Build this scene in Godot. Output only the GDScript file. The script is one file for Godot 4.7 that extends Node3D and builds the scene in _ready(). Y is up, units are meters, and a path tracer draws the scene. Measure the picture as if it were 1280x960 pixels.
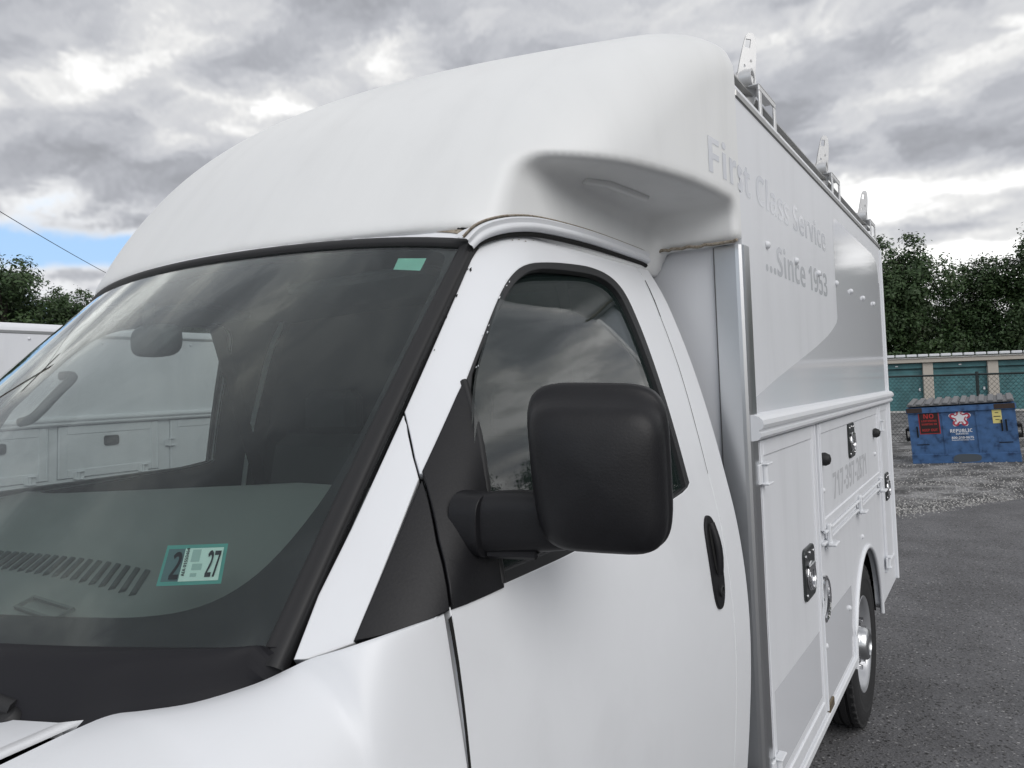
extends Node3D

# ---------------------------------------------------------------- mesh building
class MB:
	var v := PackedVector3Array()
	var n := PackedVector3Array()
	var uv := PackedVector2Array()
	var col := PackedColorArray()
	var idx := PackedInt32Array()

	func vert(p: Vector3, nn: Vector3) -> int:
		v.append(p)
		n.append(nn)
		return v.size() - 1

	func tri(a: int, b: int, c: int) -> void:
		var g := (v[b] - v[a]).cross(v[c] - v[a])
		if g.dot(n[a] + n[b] + n[c]) > 0.0:
			idx.append_array(PackedInt32Array([a, c, b]))
		else:
			idx.append_array(PackedInt32Array([a, b, c]))

	func face(pts: Array, nn: Vector3) -> void:
		var f := v.size()
		for p in pts:
			vert(p, nn)
		for k in range(1, pts.size() - 1):
			tri(f, f + k, f + k + 1)

	func flat(a: Vector3, b: Vector3, c: Vector3, away: Vector3) -> void:
		var nn := (b - a).cross(c - a)
		if nn.length_squared() < 1e-16:
			return
		nn = nn.normalized()
		if nn.dot((a + b + c) / 3.0 - away) < 0.0:
			nn = -nn
		face([a, b, c], nn)

	func box(c: Vector3, s: Vector3, bev := 0.0, b := Basis()) -> void:
		var h := s * 0.5
		var e := minf(bev, minf(h.x, minf(h.y, h.z)) * 0.9)
		for ax in 3:
			for sg in [-1.0, 1.0]:
				var u := (ax + 1) % 3
				var w := (ax + 2) % 3
				var pts := []
				for q in [[-1, -1], [1, -1], [1, 1], [-1, 1]]:
					var p := Vector3()
					p[ax] = sg * h[ax]
					p[u] = q[0] * (h[u] - e)
					p[w] = q[1] * (h[w] - e)
					pts.append(c + b * p)
				var nn := Vector3()
				nn[ax] = sg
				face(pts, (b * nn).normalized())
		if e <= 0.0:
			return
		for ax in 3:  # the chamfers along each axis
			var u := (ax + 1) % 3
			var w := (ax + 2) % 3
			for q in [[-1, -1], [1, -1], [1, 1], [-1, 1]]:
				var pts := []
				for k in [[-1, 0], [1, 0], [1, 1], [-1, 1]]:
					var p := Vector3()
					p[ax] = k[0] * (h[ax] - e)
					p[u] = q[0] * (h[u] - (e if k[1] else 0.0))
					p[w] = q[1] * (h[w] - (0.0 if k[1] else e))
					pts.append(c + b * p)
				var nn := Vector3()
				nn[u] = q[0]
				nn[w] = q[1]
				face(pts, (b * nn).normalized())
		for x in [-1, 1]:
			for y in [-1, 1]:
				for z in [-1, 1]:
					var sg := Vector3(x, y, z)
					var pts := []
					for ax in 3:
						var p := sg * (h - Vector3(e, e, e))
						p[ax] = sg[ax] * h[ax]
						pts.append(c + b * p)
					face(pts, (b * sg).normalized())

	# rows of points as one smooth surface; normals point away from «inside»
	func lattice(P: Array, inside: Vector3, closed := false) -> void:
		var R := P.size()
		var C: int = P[0].size()
		var f := v.size()
		for i in R:
			for j in C:
				var du: Vector3 = P[mini(i + 1, R - 1)][j] - P[maxi(i - 1, 0)][j]
				var j1 := (j + 1) % C if closed else mini(j + 1, C - 1)
				var j0 := (j + C - 1) % C if closed else maxi(j - 1, 0)
				var dv: Vector3 = P[i][j1] - P[i][j0]
				var nn := du.cross(dv)
				if nn.length_squared() < 1e-14:
					nn = P[i][j] - inside
				nn = nn.normalized()
				if nn.dot(P[i][j] - inside) < 0.0:
					nn = -nn
				vert(P[i][j], nn)
		for i in R - 1:
			for j in (C if closed else C - 1):
				var k := (j + 1) % C
				tri(f + i * C + j, f + i * C + k, f + (i + 1) * C + k)
				tri(f + i * C + j, f + (i + 1) * C + k, f + (i + 1) * C + j)

	func tube(path: PackedVector3Array, r: float, sides := 8, r2 := -1.0, flatten := 1.0, upv := Vector3.UP) -> void:
		var rows := []
		var ends := []
		for i in path.size():
			var t := (path[mini(i + 1, path.size() - 1)] - path[maxi(i - 1, 0)]).normalized()
			var a := t.cross(upv if absf(t.dot(upv)) < 0.95 else Vector3.RIGHT).normalized()
			var b := a.cross(t).normalized()
			var rr := r if r2 < 0.0 else lerpf(r, r2, float(i) / (path.size() - 1))
			var f := v.size()
			for k in sides:
				var an := TAU * k / sides
				var d := a * cos(an) * flatten + b * sin(an)
				vert(path[i] + d * rr, (a * cos(an) / flatten + b * sin(an)).normalized())
			rows.append(f)
			ends.append(t)
		for i in path.size() - 1:
			for k in sides:
				var k2 := (k + 1) % sides
				tri(rows[i] + k, rows[i] + k2, rows[i + 1] + k2)
				tri(rows[i] + k, rows[i + 1] + k2, rows[i + 1] + k)
		for e in 2:
			var row: int = rows[0] if e == 0 else rows[-1]
			var nn: Vector3 = -ends[0] if e == 0 else ends[-1]
			var pts := []
			for k in sides:
				pts.append(v[row + k])
			face(pts, nn)

	# profile of (radius, height) turned round the y axis of t
	func lathe(prof: Array, t: Transform3D, segs := 24) -> void:
		for s in prof.size() - 1:
			var a: Vector2 = prof[s]
			var b: Vector2 = prof[s + 1]
			var d := (b - a).normalized()
			var nn := Vector2(d.y, -d.x)
			var f := v.size()
			var na := nn
			var nb := nn
			if s > 0:
				var dp: Vector2 = (a - prof[s - 1]).normalized()
				if dp.dot(d) > 0.8:
					na = (nn + Vector2(dp.y, -dp.x)).normalized()
			if s < prof.size() - 2:
				var dq: Vector2 = (prof[s + 2] - b).normalized()
				if dq.dot(d) > 0.8:
					nb = (nn + Vector2(dq.y, -dq.x)).normalized()
			for k in segs:
				var an := TAU * k / segs
				var c := cos(an)
				var sn := sin(an)
				vert(t * Vector3(a.x * c, a.y, a.x * sn), (t.basis * Vector3(na.x * c, na.y, na.x * sn)).normalized())
				vert(t * Vector3(b.x * c, b.y, b.x * sn), (t.basis * Vector3(nb.x * c, nb.y, nb.x * sn)).normalized())
			for k in segs:
				var k2 := (k + 1) % segs
				tri(f + k * 2, f + k2 * 2, f + k2 * 2 + 1)
				tri(f + k * 2, f + k2 * 2 + 1, f + k * 2 + 1)

	# a polygon in the xy plane of t, from z = 0 back to z = -depth, front edge chamfered by bev
	func prism(poly: PackedVector2Array, t: Transform3D, depth: float, bev := 0.0) -> void:
		var front := poly
		if bev > 0.0:
			var shr := Geometry2D.offset_polygon(poly, -bev)
			if shr.size() == 1 and shr[0].size() == poly.size():
				front = shr[0]
				var best := 0
				for k in front.size():  # keep the corners paired
					if front[k].distance_to(poly[0]) < front[best].distance_to(poly[0]):
						best = k
				var turned := PackedVector2Array()
				for k in front.size():
					turned.append(front[(best + k) % front.size()])
				front = turned
			else:
				bev = 0.0
		var area := 0.0
		for k in poly.size():
			area += poly[k].cross(poly[(k + 1) % poly.size()])
		var sg := 1.0 if area > 0.0 else -1.0
		for e in 2:
			var pl := front if e == 0 else poly
			var ix := Geometry2D.triangulate_polygon(pl)
			var nn := (t.basis * Vector3(0, 0, 1 if e == 0 else -1)).normalized()
			var f := v.size()
			for p in pl:
				vert(t * Vector3(p.x, p.y, 0.0 if e == 0 else -depth), nn)
			for k in range(0, ix.size(), 3):
				tri(f + ix[k], f + ix[k + 1], f + ix[k + 2])
		for k in poly.size():
			var a := poly[k]
			var b := poly[(k + 1) % poly.size()]
			var o := Vector2(b.y - a.y, a.x - b.x).normalized() * sg
			var nn := (t.basis * Vector3(o.x, o.y, 0)).normalized()
			face([t * Vector3(a.x, a.y, -bev), t * Vector3(b.x, b.y, -bev), t * Vector3(b.x, b.y, -depth), t * Vector3(a.x, a.y, -depth)], nn)
			if bev > 0.0:
				var a2 := front[k]
				var b2 := front[(k + 1) % poly.size()]
				face([t * Vector3(a2.x, a2.y, 0), t * Vector3(b2.x, b2.y, 0), t * Vector3(b.x, b.y, -bev), t * Vector3(a.x, a.y, -bev)], (t.basis * Vector3(o.x, o.y, 1)).normalized())

	# a panel on the surface f(u, v), cut out of it by polygons in u and v, with rounded edges turned in by «flange»
	func sheet(outer: PackedVector2Array, cuts: Array, cell: float, f: Callable, lift := 0.0, flange := 0.0) -> void:
		var region: Array = [outer]
		for c in cuts:
			var rest := []
			for r in region:
				if Geometry2D.is_polygon_clockwise(r) != Geometry2D.is_polygon_clockwise(region[0]):
					rest.append(r)
					continue
				rest.append_array(Geometry2D.clip_polygons(r, c))
			region = rest
		var lo := outer[0]
		var hi := outer[0]
		for p in outer:
			lo = lo.min(p)
			hi = hi.max(p)
		var nx := maxi(1, int(ceil((hi.x - lo.x) / cell)))
		var ny := maxi(1, int(ceil((hi.y - lo.y) / cell)))
		for i in nx:
			for j in ny:
				var a := lo + Vector2(i * cell, j * cell)
				var b := a + Vector2(cell, cell)
				var bits: Array = Geometry2D.intersect_polygons(PackedVector2Array([a, Vector2(b.x, a.y), b, Vector2(a.x, b.y)]), outer)
				for c in cuts:
					var rest := []
					for p in bits:
						rest.append_array(Geometry2D.clip_polygons(p, c))
					bits = rest
				for p in bits:
					if p.size() < 3:
						continue
					var ix := Geometry2D.triangulate_polygon(p)
					var s := v.size()
					for q in p:
						var w := on(f, q, lift)
						vert(w[0], w[1])
					for k in range(0, ix.size(), 3):
						tri(s + ix[k], s + ix[k + 1], s + ix[k + 2])
		if flange <= 0.0:
			return
		var most := 0.0
		var turn := 1.0
		for r in region:
			var ar := 0.0
			for k in r.size():
				ar += r[k].cross(r[(k + 1) % r.size()])
			if absf(ar) > most:
				most = absf(ar)
				turn = signf(ar)
		for r in region:
			var pts := PackedVector2Array()
			for k in r.size():
				var a: Vector2 = r[k]
				var b: Vector2 = r[(k + 1) % r.size()]
				var m := maxi(1, int(ceil(a.distance_to(b) / (cell * 1.5))))
				for q in m:
					pts.append(a.lerp(b, float(q) / m))
			var rings := []
			for k in pts.size():
				var d := pts[(k + 1) % pts.size()] - pts[(k + pts.size() - 1) % pts.size()]
				var o2 := Vector2(d.y, -d.x).normalized() * turn
				var w := on(f, pts[k], lift)
				var p: Vector3 = w[0]
				var nn: Vector3 = w[1]
				var w2 := on(f, pts[k] + o2 * 0.002, lift)
				var o: Vector3 = w2[0] - p
				o = (o - nn * o.dot(nn)).normalized()
				var s := v.size()
				var e := minf(0.0025, flange * 0.3)
				vert(p, nn)
				vert(p + o * e * 0.7 - nn * e * 0.3, (nn + o).normalized())
				vert(p + o * e - nn * e, o)
				vert(p + o * e - nn * flange, o)
				rings.append(s)
			for k in rings.size():
				var a: int = rings[k]
				var b: int = rings[(k + 1) % rings.size()]
				for q in 3:
					tri(a + q, b + q, b + q + 1)
					tri(a + q, b + q + 1, a + q + 1)

	func on(f: Callable, q: Vector2, lift: float) -> Array:
		var p: Vector3 = f.call(q)
		var e := 0.004
		var nn := ((f.call(q + Vector2(e, 0)) as Vector3) - (f.call(q - Vector2(e, 0)) as Vector3)).cross((f.call(q + Vector2(0, e)) as Vector3) - (f.call(q - Vector2(0, e)) as Vector3))
		nn = nn.normalized() * facing
		return [p + nn * lift, nn]
	var facing := 1.0

	# the surface where field(p) = 0, one vertex in each cell that it crosses
	func nets(lo: Vector3, hi: Vector3, cell: float, field: Callable) -> void:
		var m := Vector3i(((hi - lo) / cell).ceil()) + Vector3i.ONE
		var val := PackedFloat32Array()
		val.resize(m.x * m.y * m.z)
		for i in m.x:
			for j in m.y:
				for k in m.z:
					val[(i * m.y + j) * m.z + k] = field.call(lo + Vector3(i, j, k) * cell)
		var at := {}
		var sy := m.z
		var sx := m.y * m.z
		var corner := [0, 1, sy, sy + 1, sx, sx + 1, sx + sy, sx + sy + 1]
		for i in m.x - 1:
			for j in m.y - 1:
				for k in m.z - 1:
					var base := (i * m.y + j) * m.z + k
					var inside := 0
					for c in corner:
						if val[base + c] < 0.0:
							inside += 1
					if inside == 0 or inside == 8:
						continue
					var sum := Vector3()
					var cnt := 0
					for c in 8:
						for ax in 3:
							var bit := 4 >> ax
							if c & bit:
								continue
							var a: float = val[base + corner[c]]
							var b: float = val[base + corner[c | bit]]
							if (a < 0.0) == (b < 0.0):
								continue
							var p := Vector3((c >> 2) & 1, (c >> 1) & 1, c & 1)
							p[ax] += a / (a - b)
							sum += p
							cnt += 1
					var w := lo + (Vector3(i, j, k) + sum / cnt) * cell
					var e := cell * 0.5
					var g := Vector3(field.call(w + Vector3(e, 0, 0)) - field.call(w - Vector3(e, 0, 0)), field.call(w + Vector3(0, e, 0)) - field.call(w - Vector3(0, e, 0)), field.call(w + Vector3(0, 0, e)) - field.call(w - Vector3(0, 0, e)))
					at[base] = vert(w, g.normalized())
		for i in range(1, m.x - 1):
			for j in range(1, m.y - 1):
				for k in range(1, m.z - 1):
					var base := (i * m.y + j) * m.z + k
					for ax in 3:
						var step: int = [sx, sy, 1][ax]
						if (val[base] < 0.0) == (val[base + step] < 0.0):
							continue
						var a: int = [sy, sx, sx][ax]
						var b: int = [1, 1, sy][ax]
						var q := [at.get(base), at.get(base - a), at.get(base - a - b), at.get(base - b)]
						if q.has(null):
							continue
						tri(q[0], q[1], q[2])
						tri(q[0], q[2], q[3])

	func done(mat: Material) -> ArrayMesh:
		var arr := []
		arr.resize(Mesh.ARRAY_MAX)
		arr[Mesh.ARRAY_VERTEX] = v
		arr[Mesh.ARRAY_NORMAL] = n
		if uv.size() == v.size():
			arr[Mesh.ARRAY_TEX_UV] = uv
		if col.size() == v.size():
			arr[Mesh.ARRAY_COLOR] = col
		arr[Mesh.ARRAY_INDEX] = idx
		var m := ArrayMesh.new()
		m.add_surface_from_arrays(Mesh.PRIMITIVE_TRIANGLES, arr)
		m.surface_set_material(0, mat)
		return m


# ---------------------------------------------------------------- nodes
var M := {}
var used := {}
var OFF := Vector3(0, 0, 2.1)  # the truck stands with its middle over its own origin

func thing(called: String, label: String, category: String, at := Vector3.ZERO, turn := 0.0, group := "") -> Node3D:
	var o := Node3D.new()
	add_child(o)
	o.name = numbered(called)
	o.position = at
	o.rotation.y = turn
	tag(o, label, category, group)
	return o

func numbered(called: String) -> String:
	var k: int = used.get(called, 0)
	used[called] = k + 1
	return called if k == 0 else "%s_%03d" % [called, k]

func tag(o: Node, label: String, category: String, group := "") -> void:
	o.set_meta("label", label)
	o.set_meta("category", category)
	if group:
		o.set_meta("group", group)

func part(called: String, mb: MB, mat: Material, parent: Node3D, at := Vector3.ZERO, label := "") -> MeshInstance3D:
	var o := MeshInstance3D.new()
	o.mesh = mb.done(mat)
	return hang(called, o, parent, at, label)

func hang(called: String, o: Node3D, parent: Node3D, at := Vector3.ZERO, label := "") -> Node3D:
	var k := 0
	var nm := called
	while parent.has_node(nm):
		k += 1
		nm = "%s_%03d" % [called, k]
	o.name = nm
	parent.add_child(o)
	o.position = at
	if label:
		o.set_meta("label", label)
	return o

func again(src: Node3D, parent: Node3D, called: String, at: Vector3) -> Node3D:
	var c: Node3D = src.duplicate()
	return hang(called, c, parent, at)

func structure(called: String, mb: MB, mat: Material) -> MeshInstance3D:
	var o := MeshInstance3D.new()
	o.mesh = mb.done(mat)
	add_child(o)
	o.name = numbered(called)
	o.set_meta("kind", "structure")
	return o

# lettering: a flat mesh of «size» cap height and «width» across, its left foot at the origin of t
var fonts := {}
func letters(s: String, cap: float, width: float, bold: bool, mat: Material, depth := 0.001, italic := false, face := "Droid Sans") -> MeshInstance3D:
	var key := face + str(bold) + str(italic)
	if not fonts.has(key):
		var sf := SystemFont.new()
		sf.font_names = PackedStringArray([face])
		sf.font_weight = 700 if bold else 400
		sf.font_italic = italic
		var fv := FontVariation.new()
		fv.base_font = sf
		fv.variation_embolden = 0.0
		fonts[key] = fv
	var tm := TextMesh.new()
	tm.text = s
	tm.font = fonts[key]
	tm.font_size = 64
	tm.pixel_size = 0.01
	tm.depth = 0.01
	tm.curve_step = 2.0
	tm.horizontal_alignment = HORIZONTAL_ALIGNMENT_LEFT
	tm.vertical_alignment = VERTICAL_ALIGNMENT_BOTTOM
	tm.material = mat
	var arrs := tm.get_mesh_arrays()
	var pv: PackedVector3Array = arrs[Mesh.ARRAY_VERTEX]
	var pn: PackedVector3Array = arrs[Mesh.ARRAY_NORMAL]
	var lo := pv[0]
	var hi := pv[0]
	for p in pv:
		lo = lo.min(p)
		hi = hi.max(p)
	var base := 0.0
	if s.contains("...") or true:
		base = lo.y
	var h := hi.y - lo.y
	var w := hi.x - lo.x
	var sc := Vector3(width / w, cap / h, depth / maxf(hi.z - lo.z, 1e-6))
	for i in pv.size():
		var p := pv[i]
		pv[i] = Vector3((p.x - lo.x) * sc.x, (p.y - base) * sc.y, (p.z - lo.z) * sc.z)
	arrs[Mesh.ARRAY_VERTEX] = pv
	arrs[Mesh.ARRAY_NORMAL] = pn
	if depth < 0.002:  # print: its face alone
		var all: PackedInt32Array = arrs[Mesh.ARRAY_INDEX] if arrs[Mesh.ARRAY_INDEX] != null else PackedInt32Array(range(pv.size()))
		var kept := PackedInt32Array()
		for k in range(0, all.size(), 3):
			if pn[all[k]].z > 0.5:
				kept.append_array(PackedInt32Array([all[k], all[k + 1], all[k + 2]]))
		arrs[Mesh.ARRAY_INDEX] = kept
	arrs[Mesh.ARRAY_TANGENT] = null
	var am := ArrayMesh.new()
	am.add_surface_from_arrays(Mesh.PRIMITIVE_TRIANGLES, arrs)
	am.surface_set_material(0, mat)
	var o := MeshInstance3D.new()
	o.mesh = am
	return o

static func rrect(w: float, h: float, r: float, seg := 4) -> PackedVector2Array:
	var out := PackedVector2Array()
	for c in 4:
		var ctr := Vector2((w / 2 - r) * [1, -1, -1, 1][c], (h / 2 - r) * [1, 1, -1, -1][c])
		for k in seg + 1:
			var an := PI / 2 * (c + float(k) / seg)
			out.append(ctr + Vector2(cos(an), sin(an)) * r)
	return out

static func ring(r: float, seg := 20, at := Vector2.ZERO) -> PackedVector2Array:
	var out := PackedVector2Array()
	for k in seg:
		out.append(at + Vector2.from_angle(TAU * k / seg) * r)
	return out

static func pv2(a: Array) -> PackedVector2Array:
	var out := PackedVector2Array()
	for k in range(0, a.size(), 2):
		out.append(Vector2(a[k], a[k + 1]))
	return out

static func pv3(a: Array) -> PackedVector3Array:
	var out := PackedVector3Array()
	for k in range(0, a.size(), 3):
		out.append(Vector3(a[k], a[k + 1], a[k + 2]))
	return out

# a smooth closed or open curve through points
static func curve2(p: PackedVector2Array, seg := 4, closed := true) -> PackedVector2Array:
	var out := PackedVector2Array()
	var m := p.size()
	for k in (m if closed else m - 1):
		var a := p[(k + m - 1) % m] if closed else p[maxi(k - 1, 0)]
		var d := p[(k + 2) % m] if closed else p[mini(k + 2, m - 1)]
		for q in seg:
			out.append(p[k].cubic_interpolate(p[(k + 1) % m], a, d, float(q) / seg))
	if not closed:
		out.append(p[m - 1])
	return out

static func curve3(p: PackedVector3Array, seg := 4) -> PackedVector3Array:
	var out := PackedVector3Array()
	var m := p.size()
	for k in m - 1:
		for q in seg:
			out.append(p[k].cubic_interpolate(p[k + 1], p[maxi(k - 1, 0)], p[mini(k + 2, m - 1)], float(q) / seg))
	out.append(p[m - 1])
	return out

# round off the corners numbered from a to b of a polygon
static func soften(p: PackedVector2Array, from: int, to: int, times := 2) -> PackedVector2Array:
	var out := p.duplicate()
	var a := from
	var b := to
	for q in times:
		var nx := PackedVector2Array()
		for k in out.size():
			if k < a or k > b:
				nx.append(out[k])
			else:
				nx.append(out[k].lerp(out[(k + out.size() - 1) % out.size()], 0.25))
				nx.append(out[k].lerp(out[(k + 1) % out.size()], 0.25))
		b += b - a + 1
		out = nx
	return out

static func side_frame(sx: float, at := Vector3.ZERO) -> Transform3D:  # x runs rearwards on the driver's side, z out of the truck
	return Transform3D(Basis(Vector3(0, 0, -sx), Vector3.UP, Vector3(sx, 0, 0)), at)


# ---------------------------------------------------------------- materials
func srgb(l: Color) -> Color:
	return l.linear_to_srgb()

func mat(called: String, c: Color, rough: float, metal := 0.0, coat := 0.0, coat_rough := 0.08) -> StandardMaterial3D:
	var m := StandardMaterial3D.new()
	m.resource_name = called
	m.albedo_color = srgb(c)
	m.roughness = rough
	m.metallic = metal
	if coat > 0.0:
		m.clearcoat_enabled = true
		m.clearcoat = coat
		m.clearcoat_roughness = coat_rough
	M[called] = m
	return m

func noise_tex(sd: int, freq: float, oct: int, ramp: Array, size := 512, as_normal := false, strength := 4.0, cell := false) -> NoiseTexture2D:
	var fn := FastNoiseLite.new()
	fn.seed = sd
	fn.frequency = freq
	fn.fractal_octaves = oct
	fn.noise_type = FastNoiseLite.TYPE_CELLULAR if cell else FastNoiseLite.TYPE_SIMPLEX_SMOOTH
	var t := NoiseTexture2D.new()
	t.width = size
	t.height = size
	t.seamless = true
	t.noise = fn
	t.as_normal_map = as_normal
	t.bump_strength = strength
	if ramp.size():
		var g := Gradient.new()
		var offs := PackedFloat32Array()
		var cols := PackedColorArray()
		for r in ramp:
			offs.append(r[0])
			cols.append(r[1])
		g.offsets = offs
		g.colors = cols
		t.color_ramp = g
	return t

func tri_tex(m: StandardMaterial3D, tex: Texture2D, sc: float, world := false) -> void:
	m.albedo_texture = tex
	m.uv1_triplanar = true
	m.uv1_world_triplanar = world
	m.uv1_scale = Vector3(sc, sc, sc)

func glass(called: String, c: Color, alpha: float) -> void:
	var m := mat(called, c, 0.02)
	m.albedo_color.a = alpha
	m.transparency = BaseMaterial3D.TRANSPARENCY_ALPHA
	m.cull_mode = BaseMaterial3D.CULL_DISABLED

func grey(x: float) -> Color:
	return Color(x, x, x)

func make_materials() -> void:
	var grime := noise_tex(5, 0.006, 5, [[0.0, grey(0.95)], [0.45, grey(0.99)], [1.0, grey(1.0)]])
	var streaks := noise_tex(6, 0.012, 5, [[0.0, grey(0.965)], [0.45, grey(0.99)], [1.0, grey(1.0)]])
	for a in [["cab_paint", Color(0.775, 0.79, 0.815), 0.45, 0.2], ["cap_gelcoat", Color(0.79, 0.798, 0.795), 0.42, 0.0], ["body_paint", Color(0.755, 0.77, 0.80), 0.40, 0.0]]:
		var m := mat(a[0], a[1], a[2], 0.0, a[3], 0.32)
		tri_tex(m, grime if a[0] == "cab_paint" else streaks, 0.6)
		if a[0] != "cab_paint":
			m.uv1_scale = Vector3(1.3, 0.22, 1.3)
	mat("glossy_paint", Color(0.70, 0.715, 0.75), 0.08)
	mat("ghost_text", Color(0.66, 0.68, 0.72), 0.12)
	mat("ghost_phone", Color(0.52, 0.53, 0.55), 0.5)
	mat("white_trim", Color(0.72, 0.735, 0.76), 0.4)
	var pl := mat("black_plastic", Color(0.009, 0.009, 0.011), 0.48)
	pl.metallic_specular = 0.42
	pl.normal_enabled = true
	pl.normal_texture = noise_tex(31, 0.09, 3, [], 256, true, 2.0)
	pl.normal_scale = 0.16
	pl.uv1_triplanar = true
	pl.uv1_scale = Vector3(9, 9, 9)
	tri_tex(pl, noise_tex(33, 0.01, 4, [[0.0, grey(0.85)], [1.0, grey(1.0)]], 256), 9.0)
	mat("cowl_plastic", Color(0.013, 0.013, 0.016), 0.65).metallic_specular = 0.35
	mat("frit", Color(0.008, 0.007, 0.010), 0.8)
	mat("rubber", Color(0.014, 0.014, 0.015), 0.6)
	mat("seal", Color(0.018, 0.0185, 0.020), 0.55)
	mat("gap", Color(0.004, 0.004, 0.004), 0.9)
	mat("aluminium", Color(0.62, 0.63, 0.64), 0.33, 1.0)
	mat("rack_metal", Color(0.42, 0.42, 0.41), 0.42, 1.0)
	mat("galvanised", Color(0.66, 0.66, 0.66), 0.4, 0.5)
	mat("hub_metal", Color(0.60, 0.61, 0.62), 0.28, 1.0)
	mat("sealant_grey", Color(0.22, 0.22, 0.22), 0.8)
	mat("chrome", Color(0.72, 0.72, 0.73), 0.08, 1.0)
	mat("latch_plate", Color(0.05, 0.055, 0.055), 0.3, 0.6)
	mat("tyre_rubber", Color(0.017, 0.017, 0.018), 0.75)
	mat("wheel_steel", Color(0.5, 0.51, 0.53), 0.35, 0.7)
	mat("dash_plastic", Color(0.18, 0.186, 0.184), 0.75)
	mat("vent_dark", Color(0.055, 0.058, 0.058), 0.8)
	mat("dash_dark", Color(0.03, 0.032, 0.033), 0.6)
	mat("interior_dark", Color(0.022, 0.023, 0.025), 0.8)
	mat("headliner", Color(0.05, 0.053, 0.053), 0.9)
	mat("seat_cloth", Color(0.04, 0.042, 0.045), 0.9)
	mat("strap", Color(0.12, 0.125, 0.125), 0.8)
	mat("belt", Color(0.014, 0.014, 0.015), 0.9)
	mat("reflector", Color(0.12, 0.09, 0.05), 0.2)
	mat("seam_dirt", Color(0.42, 0.39, 0.34), 0.9)
	tri_tex(M.seam_dirt, noise_tex(9, 0.05, 4, [[0.0, Color(0.5, 0.45, 0.4)], [0.5, Color(0.86, 0.83, 0.79)], [1.0, Color(1, 1, 1)]], 256), 8.0)
	mat("sticker_teal", Color(0.10, 0.36, 0.33), 0.4)
	mat("sticker_white", Color(0.72, 0.86, 0.82), 0.4)
	mat("sticker_grey", Color(0.10, 0.17, 0.19), 0.4)
	mat("sticker_pale", Color(0.42, 0.55, 0.53), 0.4)
	mat("sticker_ink", Color(0.012, 0.013, 0.02), 0.4)
	mat("sticker_mint", Color(0.35, 0.72, 0.60), 0.4)
	var wg := mat("windshield_glass", Color(0.77, 0.88, 0.845), 0.0)
	wg.refraction_enabled = true
	wg.refraction_scale = 0.05
	wg.albedo_color.a = 0.0
	wg.transparency = BaseMaterial3D.TRANSPARENCY_ALPHA
	glass("side_glass", Color(0.02, 0.035, 0.033), 0.30)


# ---------------------------------------------------------------- the cab's surfaces
const W_TABLE := [0.925, 0.942, 0.956, 0.968, 0.979, 0.988, 0.995, 0.998, 0.996, 0.988, 0.974, 0.953, 0.930, 0.904, 0.874, 0.839, 0.797, 0.735, 0.640, 0.52]
const WS_Z := -0.93
const WS_RAKE := 1.125
const WS_BOW := 0.33

static func half_width(y: float) -> float:
	var t := clampf((y - 0.3) / 0.1, 0.0, 18.99)
	var k := int(t)
	return cubic_interpolate(W_TABLE[k], W_TABLE[k + 1], W_TABLE[maxi(k - 1, 0)], W_TABLE[mini(k + 2, 19)], t - k)

static func plan_taper(z: float) -> float:
	var u := clampf((z + 1.1) / 0.9, 0.0, 2.2)
	return 1.0 - 0.05 * u * u

static func pillar_z(y: float) -> float:
	return -0.557 - 0.867 * (y - 1.327)

static func pillar_x(y: float) -> float:
	return 0.826 - 0.125 * (y - 1.327)

# the cab's flank: q is (z, y)
static func flank(q: Vector2, sx: float) -> Vector3:
	var z := q.x
	var y := q.y
	var x := half_width(y) * plan_taper(z)
	if y > 1.3:
		var pz := pillar_z(y)
		var d := clampf((pz - z) / 0.14, 0.0, 1.0)
		x -= maxf(half_width(y) * plan_taper(pz) - pillar_x(y), 0.0) * (1.0 - d) * (1.0 - d) * smoothstep(1.3, 1.33, y)
	return Vector3(x * sx, y, z)

# the door glass is straight from front to rear
static func pane_at(q: Vector2, sx: float) -> Vector3:
	var zf := -0.846 - 0.875 * clampf(q.y - 1.49, 0.0, 0.29)
	var w := (q.x + 1.575) / (zf + 1.575)
	return Vector3(lerpf(flank(Vector2(-1.575, q.y), 1.0).x, flank(Vector2(zf, q.y), 1.0).x, w) * sx, q.y, q.x)

# the windscreen's surface: q is (x, y)
static func screen(q: Vector2) -> Vector3:
	var h := 1.97 - q.y
	return Vector3(q.x, q.y, WS_Z + WS_RAKE * h - (WS_BOW + 0.3 * h) * q.x * q.x)

static func screen_normal(_q: Vector2) -> Vector3:
	var h := 1.97 - _q.y
	return Vector3(2.0 * (WS_BOW + 0.3 * h) * _q.x, WS_RAKE - 0.3 * _q.x * _q.x, 1.0).normalized()

static func screen_top(x: float) -> float:
	var t := absf(x) / 0.75
	return 1.957 - 0.008 * t * t - 0.022 * pow(t, 6.0)

static func smax(a: float, b: float, k: float) -> float:
	var h := maxf(k - absf(a - b), 0.0) / k
	return maxf(a, b) + h * h * k * 0.25

const CAP_Z := [-0.6, -1.0, -1.06, -1.13, -1.22, -1.34, -1.47, -1.6, -1.72, -2.1]
const CAP_X := [0.50, 0.735, 0.772, 0.812, 0.857, 0.908, 0.952, 0.984, 0.998, 1.003]

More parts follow.
